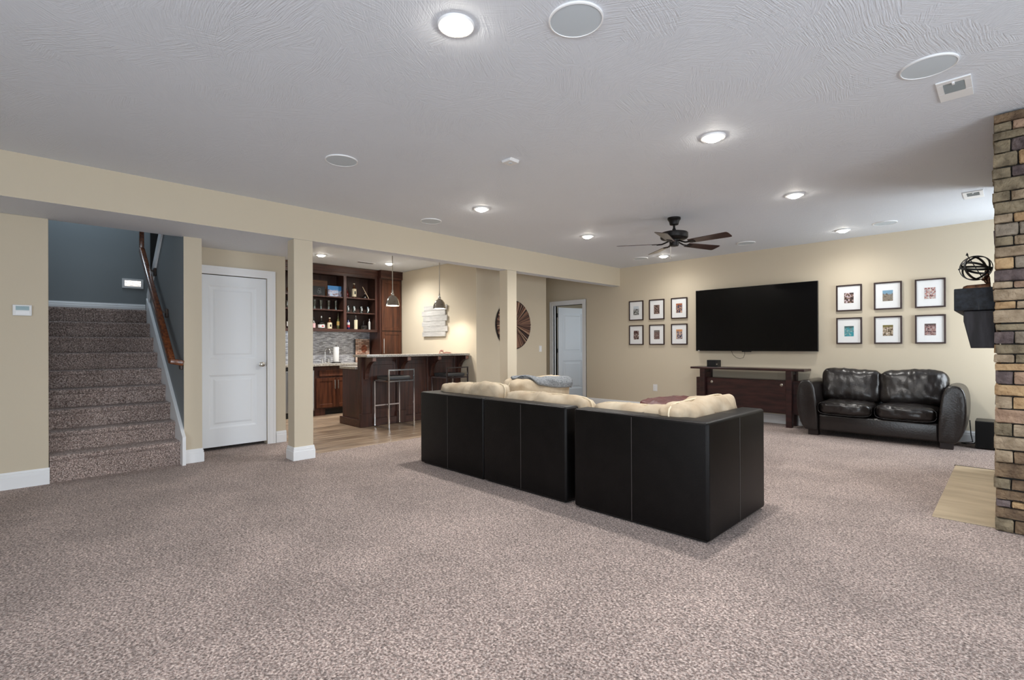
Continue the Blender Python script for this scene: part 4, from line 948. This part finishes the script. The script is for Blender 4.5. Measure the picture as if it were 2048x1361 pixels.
# top shelf pieces
t = thing('display_box', 'black presentation box with a round grey emblem on the top shelf', 'box', (-9.0, 3.905, 2.151))
bm = B(); box(bm, -9.05, -8.95, 3.80, 4.02, 2.151, 2.325, .003); obj('box_body', bm, M('black_card', (14, 14, 15), .6), t)
bm = B(); ring = lambda cy, cz, r: tube(bm, [(-8.949, cy+r*math.cos(2*PI*i/28), cz+r*math.sin(2*PI*i/28)) for i in range(28)], .0026, 5, closed=True)
ring(3.915, 2.262, .026); ring(3.905, 2.222, .026); ring(3.930, 2.220, .020)
obj('emblem', bm, M('emblem_grey', (110, 114, 116), .5), t, True)
t = thing('wood_plaque', 'plain brown wooden board leaning at the back of the top shelf', 'board', (-9.12, 3.95, 2.151))
bm = B(); box(bm, -9.15, -9.135, 3.76, 4.15, 2.151, 2.46, .003); xf(bm, Matrix.Translation((.0, 0, 0))); obj('board_face', bm, M('plaque_wood', (118, 78, 52), .5, var=.3, vscale=4, stretch=(1, 2, 12)), t)
bm = B(); box(bm, -9.134, -9.132, 3.79, 4.12, 2.185, 2.43); obj('board_inlay', bm, M('plaque_inlay', (104, 68, 46), .5, var=.3, vscale=4, stretch=(1, 2, 12)), t)
t = thing('photo_print_panel', 'blue sky holiday photo print standing on the top shelf', 'picture', (-8.97, 4.215, 2.151))
bm = B(); box(bm, -8.985, -8.965, 4.08, 4.347, 2.151, 2.357, .002, 1); obj('print_block', bm, M('print_edge', (60, 80, 110), .4), t)
bm = B(); box(bm, -8.965, -8.963, 4.082, 4.345, 2.153, 2.355); obj('photo_print', bm, print_material('holiday', [(70, 60, 66), (176, 150, 150), (120, 150, 186), (206, 190, 196), (150, 184, 214)], 4.5, sky=((58, 128, 190), .80), seed=20.), t)
t = thing('decanter', 'small dark decanter with ball stopper on the right of the top shelf', 'decanter', (-9.02, 4.862, 2.153))
bm = B(); lathe(bm, [(.040, 0), (.050, .01), (.052, .035), (.030, .07), (.012, .08), (.012, .095)], 0, 0, seg=18); obj('decanter_body', bm, dark_g, t, True, local=True)
bm = B(); lathe(bm, [(.010, .09), (.018, .10), (.020, .112), (.012, .126)], 0, 0, seg=14); obj('stopper', bm, C_sil, t, True, local=True)
bm = B(); bar(bm, (-8.935, 4.90, 2.156), (-8.955, 4.775, 2.385), .010, .010, .002); o = obj('wooden_stick', bm, M('pale_stick', (190, 168, 138), .5)); tag(o, 'pale wooden muddler stick leaning across the small decanter', 'stick')
t = thing('small_bottle', 'small dark red bottle half hidden behind the cream label bottle', 'bottle', (-9.10, 4.53, 2.153))
bm = B(); lathe(bm, [(.028, 0), (.03, .005), (.03, .10), (.012, .13), (.011, .17)], 0, 0, seg=16); obj('bottle_glass', bm, M('red_glass', (96, 24, 22), .15), t, True, local=True)
bm = B(); lathe(bm, [(.013, .165), (.013, .19)], 0, 0, seg=14); obj('cap', bm, C_blk, t, True, local=True)
# on the counter
t = thing('bar_faucet', 'chrome gooseneck faucet at the bar sink', 'faucet', (-9.03, 4.06, .906))
bm = B(); box(bm, -9.06, -9.0, 3.985, 4.135, .906, .926, .006); obj('deck_plate', bm, chrome, t, True)
bm = B(); tube(bm, [(-9.03, 4.055, .92), (-9.03, 4.055, 1.12)]+[(-9.03+.045*(1-math.cos(a)), 4.055+.028*(1-math.cos(a)), 1.12+.06*math.sin(a)) for a in [PI*i/10 for i in range(1, 11)]]+[(-8.94, 4.111, 1.10)], .010, 10); obj('spout', bm, chrome, t, True)
for y in (4.00, 4.12):
    bm = B(); lathe(bm, [(.016, 0), (.014, .03), (.018, .035), (.016, .06), (.006, .066)], -9.03, y, .926, 14); tube(bm, [(-9.03, y, .985), (-8.99, y+(-.02 if y < 4.05 else .02), .992)], .005, 6); obj('tap_handle', bm, chrome, t, True)
t = thing('paper_towel_holder', 'paper towel roll on an upright holder beside the faucet', 'paper towels', (-9.0, 4.256, .906))
bm = B(); lathe(bm, [(.085, 0), (.088, .006), (.082, .016), (.03, .02)], 0, 0, seg=28); obj('holder_base', bm, iron, t, True, local=True)
bm = B(); lathe(bm, [(.004, .016), (.004, .32), (.008, .325), (.008, .337), (.002, .34)], 0, 0, seg=10); obj('holder_rod', bm, iron, t, True, local=True)
bm = B(); lathe(bm, [(.018, .022), (.051, .022), (.052, .027), (.052, .298), (.051, .303), (.018, .303)], 0, 0, seg=30); obj('paper_roll', bm, paper, t, True, local=True)
# small brick plaque
t = thing('brick_plaque', 'small brick patterned plaque with rust coloured emblem leaning on the backsplash', 'plaque', (-9.12, 4.87, .906))
bm = B(); box(bm, -9.155, -9.14, 4.715, 5.025, .906, 1.36, .002, 1); obj('plaque_board', bm, M('plaque_edge', (52, 42, 38), .7), t)
bmats = [M('brick_pale', (222, 198, 178), .9, bump=.3, bscale=80), M('brick_rose', (204, 166, 144), .9, bump=.3, bscale=80), M('brick_brown', (160, 124, 104), .9, bump=.3, bscale=80)]
r = 0; z = .912
while z < 1.352:
    y = 4.72-(.045 if r % 2 else 0)
    while y < 5.02:
        a, b_ = max(y, 4.72), min(y+.084, 5.02)
        if b_-a > .01:
            bm = B(); box(bm, -9.14, -9.132-random.random()*.003, a, b_, z, z+.025, .002, 1); obj('brick', bm, random.choice(bmats), t)
        y += .09
    z += .0305; r += 1
bm = B(); lathe(bm, [(.062, 0), (.062, .004), (.001, .005)], 0, 0, seg=28); xf(bm, Matrix.Translation((-9.132, 4.90, 1.17))@Matrix.Rotation(PI/2, 4, 'Y')@Matrix.Diagonal((1.25, 1, 1, 1))); obj('emblem', bm, M('rust_emblem', (176, 104, 72), .8, var=.5, vscale=40, col2=(96, 52, 38)), t)

# ------------------------------------------------------------------ bar island
bi = thing('bar_island', 'dark wood bar with raised counter and curved brackets', 'bar', (-7.2, 4.6, 0))
XI = -6.905
bm = B(); box(bm, -7.0, XI, 3.645, 5.545, 0, 1.055, .003, 1); obj('bar_wall', bm, wood_d, bi)
bm = B(); box(bm, -7.49, -7.0, 3.645, 5.545, .10, .868, .003, 1); obj('bar_cabinet', bm, wood_d, bi)
bm = B(); box(bm, -7.525, XI+.032, 3.612, 3.645, 0, .115, .004, 1); box(bm, XI, XI+.032, 3.645, 5.545, 0, .115, .004, 1); box(bm, -7.525, -7.49, 3.645, 5.545, 0, .10); obj('plinth', bm, wood_dh, bi)
bm = B(); box(bm, -7.525, -7.002, 3.612, 5.545, .870, .906, .004); obj('worktop', bm, granite, bi)
bm = B(); box(bm, -7.03, -6.60, 3.585, 5.53, 1.057, 1.091, .005); obj('raised_counter', bm, granite, bi)
bm = B(); box(bm, XI, XI+.014, 3.70, 5.54, 1.0, 1.055, .002, 1); obj('top_rail', bm, wood_dh, bi)
YC = (3.725, 4.330, 4.915, 5.495)
for y in YC:
    bm = B(); box(bm, XI, XI+.020, y-.075, y+.075, .115, 1.055, .003, 1); obj('pilaster', bm, wood_d, bi)
    bm = B(); box(bm, XI, XI+.045, y-.085 if y > 3.8 else 3.614, min(y+.085, 5.545), 0, .20, .004, 1); obj('pilaster_base', bm, wood_d, bi)
    # corbel: quarter-round cut under the counter
    poly = [(XI+.02, .72), (XI+.055, .72), (XI+.055, .745)]
    for i in range(9): a = PI/2*i/8; poly.append((XI+.255-.195*math.cos(a), .765+.225*math.sin(a)))
    poly += [(XI+.268, .99), (XI+.268, 1.055), (XI+.02, 1.055)]
    bm = B(); prism(bm, poly, 'y', y-.035, y+.035, .004, 1); cb = obj('corbel', bm, wood_d, bi)
    bm = B(); box(bm, XI+.268, XI+.274, y-.028, y+.028, .995, 1.05, .002, 1); obj('corbel_cap', bm, M('corbel_cap_wood', (120, 86, 74), .35), cb)
for a, b_ in zip(YC, YC[1:]):
    bm = B(); panel_face(bm, b_-a-.15, .80, [(.05, b_-a-.20, .06, .74)], t=.008, raise_=False, dep=.005); xf(bm, FACE_X(XI+.009, a+.075, .195)); obj('front_panel', bm, wood_d, bi)
shaker_m = None
# word ornament on the counter
t = thing('word_ornament', 'small reddish cut out lettering ornament on the raised counter', 'ornament', (-6.8, 5.15, 1.091))
bm = B(); box(bm, -6.835, -6.805, 5.03, 5.29, 1.091, 1.098, .002, 1); obj('ornament_base', bm, M('ornament_rose', (168, 118, 106), .6), t)
bm = B(); pts = [(-6.82, 5.05, 1.10), (-6.82, 5.06, 1.14), (-6.82, 5.075, 1.15), (-6.82, 5.085, 1.12), (-6.82, 5.095, 1.15), (-6.82, 5.10, 1.125), (-6.82, 5.115, 1.15), (-6.82, 5.12, 1.115), (-6.82, 5.135, 1.10), (-6.82, 5.18, 1.112), (-6.82, 5.28, 1.102)]
tube(bm, pts, .008, 6); obj('script_letters', bm, M('ornament_rose', (168, 118, 106), .6), t, True)
# bar stools
s1 = thing('bar_stool', 'chrome bar stool with charcoal seat, fully in view before the bar', 'bar stool', (-6.64, 4.06, 0), group='chrome bar stools')
r_ = .0095
def sq(pts):
    bm = B()
    for a, b_ in zip(pts, pts[1:]): bar(bm, a, b_, .019, .019)
    return bm
for s in (-1, 1):
    y = .215*s
    obj('leg', sq([(-.205, y, .0), (-.205, y, .70)]), chrome, s1, local=True); obj('leg', sq([(.205, y, .0), (.205, y, .865)]), chrome, s1, local=True)
    obj('floor_runner', sq([(-.214, y, .0095), (.214, y, .0095)]), chrome, s1, local=True)
    obj('seat_rail', sq([(-.205, y, .70), (.205, y, .70)]), chrome, s1, local=True)
obj('seat_rail', sq([(-.205, -.215, .70), (-.205, .215, .70)]), chrome, s1, local=True); obj('seat_rail', sq([(.205, -.215, .70), (.205, .215, .70)]), chrome, s1, local=True)
obj('back_rail', sq([(.205, -.224, .865), (.205, .224, .865)]), chrome, s1, local=True)
obj('foot_rail', sq([(-.205, -.215, .315), (-.205, .215, .315)]), chrome, s1, local=True)
bm = B(); pillow(bm, (-.012, 0, .742), .195, .203, .032, k=7, n=8, wr=.001, taper=.1); obj('seat', bm, M('charcoal_vinyl', (58, 60, 62), .45), s1, smooth=180, local=True)
dup(s1, (-6.64, 5.125, 0), 'chrome bar stool at the far end of the bar, half hidden by the sofa')
# pendants over the bar
p1 = thing('pendant_light', 'nickel dome pendant light in front of the pantry cabinet', 'pendant light', (-6.85, 4.165, CH), group='pendant lights over the bar')
zr = 1.857-CH
bm = B(); lathe(bm, [(.055, -.02), (.06, -.015), (.06, 0)], 0, 0, seg=24); obj('canopy', bm, nickel, p1, True, local=True)
bm = B(); lathe(bm, [(.007, zr+.24), (.007, -.01)], 0, 0, seg=10); obj('rod', bm, nickel, p1, True, local=True)
bm = B(); lathe(bm, [(.020, zr+.158), (.024, zr+.165), (.024, zr+.185), (.014, zr+.20), (.016, zr+.215), (.010, zr+.25)], 0, 0, seg=18); obj('socket_cap', bm, nickel, p1, True, local=True)
prof = [(.112, zr), (.113, zr+.006), (.106, zr+.018), (.098, zr+.06), (.082, zr+.105), (.055, zr+.14), (.022, zr+.16)]
bm = B(); lathe(bm, prof+[(r-.003, z-.003) for r, z in prof[::-1]], 0, 0, seg=36, cap=False); obj('shade', bm, M('polished_nickel', (176, 172, 166), .16, 1.), p1, True, local=True)
bm = B(); lathe(bm, [(.001, zr-.002), (.06, zr-.001), (.098, zr+.008), (.094, zr+.03), (.001, zr+.032)], 0, 0, seg=28, cap=False); obj('diffuser', bm, pendlens_m, p1, True, local=True)
dup(p1, (-6.85, 5.072, CH), 'nickel dome pendant light in front of the plank sign')
for y in (4.165, 5.072):
    l = bpy.data.lights.new('pendant_lamp', 'SPOT'); l.energy = 20; l.color = (1, .92, .82); l.spot_size = math.radians(150); l.spot_blend = .5; l.shadow_soft_size = .05
    o = bpy.data.objects.new('pendant_lamp', l); o.location = (-6.85, y, 1.845); COL.objects.link(o)

# ================================================================== STONE FIREPLACE
fp = thing('fireplace', 'stone clad chimney breast with dark timber mantel at the right', 'fireplace', (.4, 5.6, 0))
FX, FY0, FY1 = -.081, 4.52, 6.66
bm = B(); box(bm, FX+.03, XR-.006, FY0+.03, FY1-.03, 0, CH-.006); obj('core', bm, mortar, fp)
def stone_mat(n, c, c2): return M('stone_'+n, c, .9, var=.5, vscale=14, bump=1., bscale=38, bdist=.018, col2=c2, detail=7, spec=.2, rnd=.08)
SM = {'t': stone_mat('tan', (166, 149, 126), (128, 112, 92)), 'o': stone_mat('olive', (138, 126, 104), (100, 90, 74)), 'g': stone_mat('grey', (142, 132, 118), (110, 100, 88)), 'p': stone_mat('plum', (110, 98, 96), (76, 66, 66)), 'y': stone_mat('honey', (184, 156, 118), (154, 126, 94)), 'b': stone_mat('brown', (128, 108, 86), (90, 74, 60)), 'r': stone_mat('rose', (170, 144, 122), (136, 112, 94))}
ZJ = [2.715, 2.656, 2.596, 2.541, 2.457, 2.365, 2.293, 2.207, 2.14, 2.061, 2.0, 1.916, 1.851, 1.781, 1.702, 1.625, 1.576, 1.497, 1.442, 1.353, 1.302, 1.218, 1.153, 1.095, 1.044, .956, .882, .798, .706, .621, .531, .45, .348, .276, .209, .16, .086, 0.0]
# (x of the first joint or None when the corner stone runs on, colours)
CO = [(None, 'b'), (.006, 'or'), (None, 'o'), (.001, 'op'), (.033, 'oy'), (.003, 'op'), (None, 'o'), (-.003, 'ot'), (None, 'o'), (.009, 'ty'), (.034, 'gg'), (.011, 'ot'), (None, 't'), (.012, 'yg'), (None, 'p'), (.007, 'tr'), (None, 't'), (.020, 'yt'), (None, 't'), (None, 'o'), (.010, 'pg'), (None, 'o'), (.012, 'to'), (None, 'y'), (.006, 'pr'), (None, 'y'), (.002, 'ty'), (None, 'r'), (.001, 'ot'), (None, 't'), (.003, 'tb'), (None, 'b'), (-.008, 'ob'), (None, 'b'), (-.008, 'py'), (None, 'b'), (.006, 'ob')]
pal = 'ttoogrybp'
def stone(x0, x1, y0, y1, z0, z1, c):
    g = .0042; j = lambda: random.uniform(-.0025, .0025)
    bm = B(); box(bm, x0, x1, y0, y1, z0+g, z1-g)
    bmesh.ops.subdivide_edges(bm, edges=[e for e in bm.edges if abs(e.verts[0].co.z-e.verts[1].co.z) < 1e-6 and e.calc_length() > .1], cuts=1)
    bmesh.ops.bevel(bm, geom=bm.edges[:], offset=.008, segments=2, affect='EDGES', profile=.6, clamp_overlap=True)
    for v in bm.verts: v.co += Vector((j(), j(), j()*1.2))
    return obj('stone', bm, SM[c], fp, smooth=60)
for i in range(len(CO)):
    z1, z0 = ZJ[i], ZJ[i+1]; jx, cs = CO[i]; pr = random.uniform(-.006, .006); px = random.uniform(-.007, .006)
    # south face, from the corner to the wall
    xs = [FX+px]; 
    xs.append(jx if jx is not None else random.uniform(.16, .30))
    while xs[-1] < XR-.3: xs.append(xs[-1]+random.uniform(.14, .34))
    xs.append(XR-.008)
    for k in range(len(xs)-1):
        c = cs[k] if k < len(cs) else random.choice(pal)
        d = pr if k == 0 else random.uniform(-.006, .006)
        depth = (FY0+.16+random.uniform(0, .14)) if k == 0 else FY0+.05
        stone(xs[k]+(.003 if k else 0), xs[k+1]-.003, FY0+d, depth, z0, z1, c)
        if k == 0: yc = depth
    # west face with the mantel
    y = yc
    while y < FY1-.05:
        y2 = y+random.uniform(.28, .55)
        if y2 > FY1-.2: y2 = FY1
        stone(FX+random.uniform(-.006, .006), FX+.05, y+.003, y2-.003, z0, z1, random.choice(pal)); y = y2
# mantel on two brackets
def chamfer_beam():
    bm = B(); box(bm, -.292, FX, 4.74, 6.44, 1.455, 1.612, .006, 2); return bm
mb = obj('mantel_beam', chamfer_beam(), mantel_m, fp, True, label='dark stained timber mantel beam')
bm = B(); prism(bm, [(-.165, 1.456), (-.158, 1.456), (-.163, 1.54)], 'y', 4.738, 4.76); obj('timber_crack', bm, black_m, mb)
for y in (4.76, 6.25):
    bm = B(); prism(bm, [(FX, 1.19), (-.205, 1.19), (-.243, 1.38), (-.243, 1.453), (FX, 1.453)], 'y', y, y+.16, .004, 1); obj('mantel_bracket', bm, mantel_b, fp)
he = thing('hearth', 'flush tan tile hearth in the carpet before the chimney', 'hearth', (-.24, 5.6, 0), kind='structure')
bm = B(); box(bm, -.405, FX+.02, 4.575, 6.65, -.02, .002); obj('hearth_bed', bm, M('grout', (128, 116, 98), .9), he)
ys = [4.575, 4.93, 5.31, 5.68, 6.06, 6.36, 6.65]
for a, b_ in zip(ys, ys[1:]):
    bm = B(); box(bm, -.405, FX+.02, a+.0015, b_-.0015, -.01, .006, .0015, 1); obj('tile', bm, tan_tile, he)
bm = B(); box(bm, -.413, FX, 6.65, 6.662, -.01, .008); obj('metal_edge', bm, iron, he)
# armillary sphere sculpture on the mantel
ar = thing('armillary_sphere', 'black armillary sphere on a bronze base on the mantel', 'sculpture', (-.175, 5.05, 1.612))
c0 = Vector((-.188, 5.06, 1.785)); RS = .091
def ring_band(ax_rot, r, wd=.006, th=.0025):
    bm = B(); n = 48; V = []
    for i in range(n):
        a = 2*PI*i/n; row = []
        for rr, h in ((r-th, -wd), (r+th, -wd), (r+th, wd), (r-th, wd)): row.append(bm.verts.new((rr*math.cos(a), rr*math.sin(a), h)))
        V.append(row)
    for i in range(n):
        for k in range(4): bm.faces.new((V[i][k], V[(i+1) % n][k], V[(i+1) % n][(k+1) % 4], V[i][(k+1) % 4]))
    bmesh.ops.recalc_face_normals(bm, faces=bm.faces)
    xf(bm, Matrix.Translation(c0)@ax_rot); return bm
for k, nv in enumerate(((.05, -1, .05), (.76, -.60, .22), (-.50, -.82, .26), (.12, -.22, .96), (-.34, -.30, -.88))):
    obj('ring', ring_band(Vector((0, 0, 1)).rotation_difference(Vector(nv).normalized()).to_matrix().to_4x4(), RS-.0015*k, .0035 if k == 0 else .0075), black_m, ar)
bm = B(); dv = Vector((-.42, -.1, .90)).normalized(); tube(bm, [c0-dv*.098, c0+dv*.112], .003, 8); p = c0+dv*.112
lathe(bm, [(.008, 0), (.006, .01), (.001, .022)], p.x, p.y, p.z-.004, 8); obj('arrow', bm, black_m, ar)
bm = B(); lathe(bm, [(.004, 0), (.006, .003), (.006, .009), (.002, .012)], c0.x-RS-.002, c0.y, c0.z-.006, 8); obj('pivot', bm, black_m, ar)
bz = M('aged_bronze', (120, 86, 64), .3, .9, var=.5, vscale=30, col2=(36, 26, 22))
bm = B(); prism(bm, [(-.255, 1.618), (-.262, 1.630), (-.255, 1.648), (-.235, 1.656), (-.11, 1.660), (-.105, 1.618)], 'y', 5.0, 5.12, .006, 2); obj('bronze_base', bm, bz, ar, True)
bm = B(); box(bm, -.245, -.105, 4.99, 5.13, 1.612, 1.619); obj('base_plate', bm, black_m, ar)
bm = B()
for pts in ([(-.118, 5.06, 1.655), (-.12, 5.05, 1.70), (-.125, 5.05, 1.735)], [(-.115, 5.07, 1.655), (-.135, 5.06, 1.68), (-.14, 5.06, 1.70)], [(-.12, 5.05, 1.72), (-.14, 5.04, 1.705), (-.15, 5.05, 1.69)]): tube(bm, pts, .010, 8)
lathe(bm, [(.004, 0), (.012, .006), (.014, .016), (.010, .026), (.003, .03)], -.128, 5.05, 1.738, 10)
obj('kneeling_figure', bm, bz, ar, True)
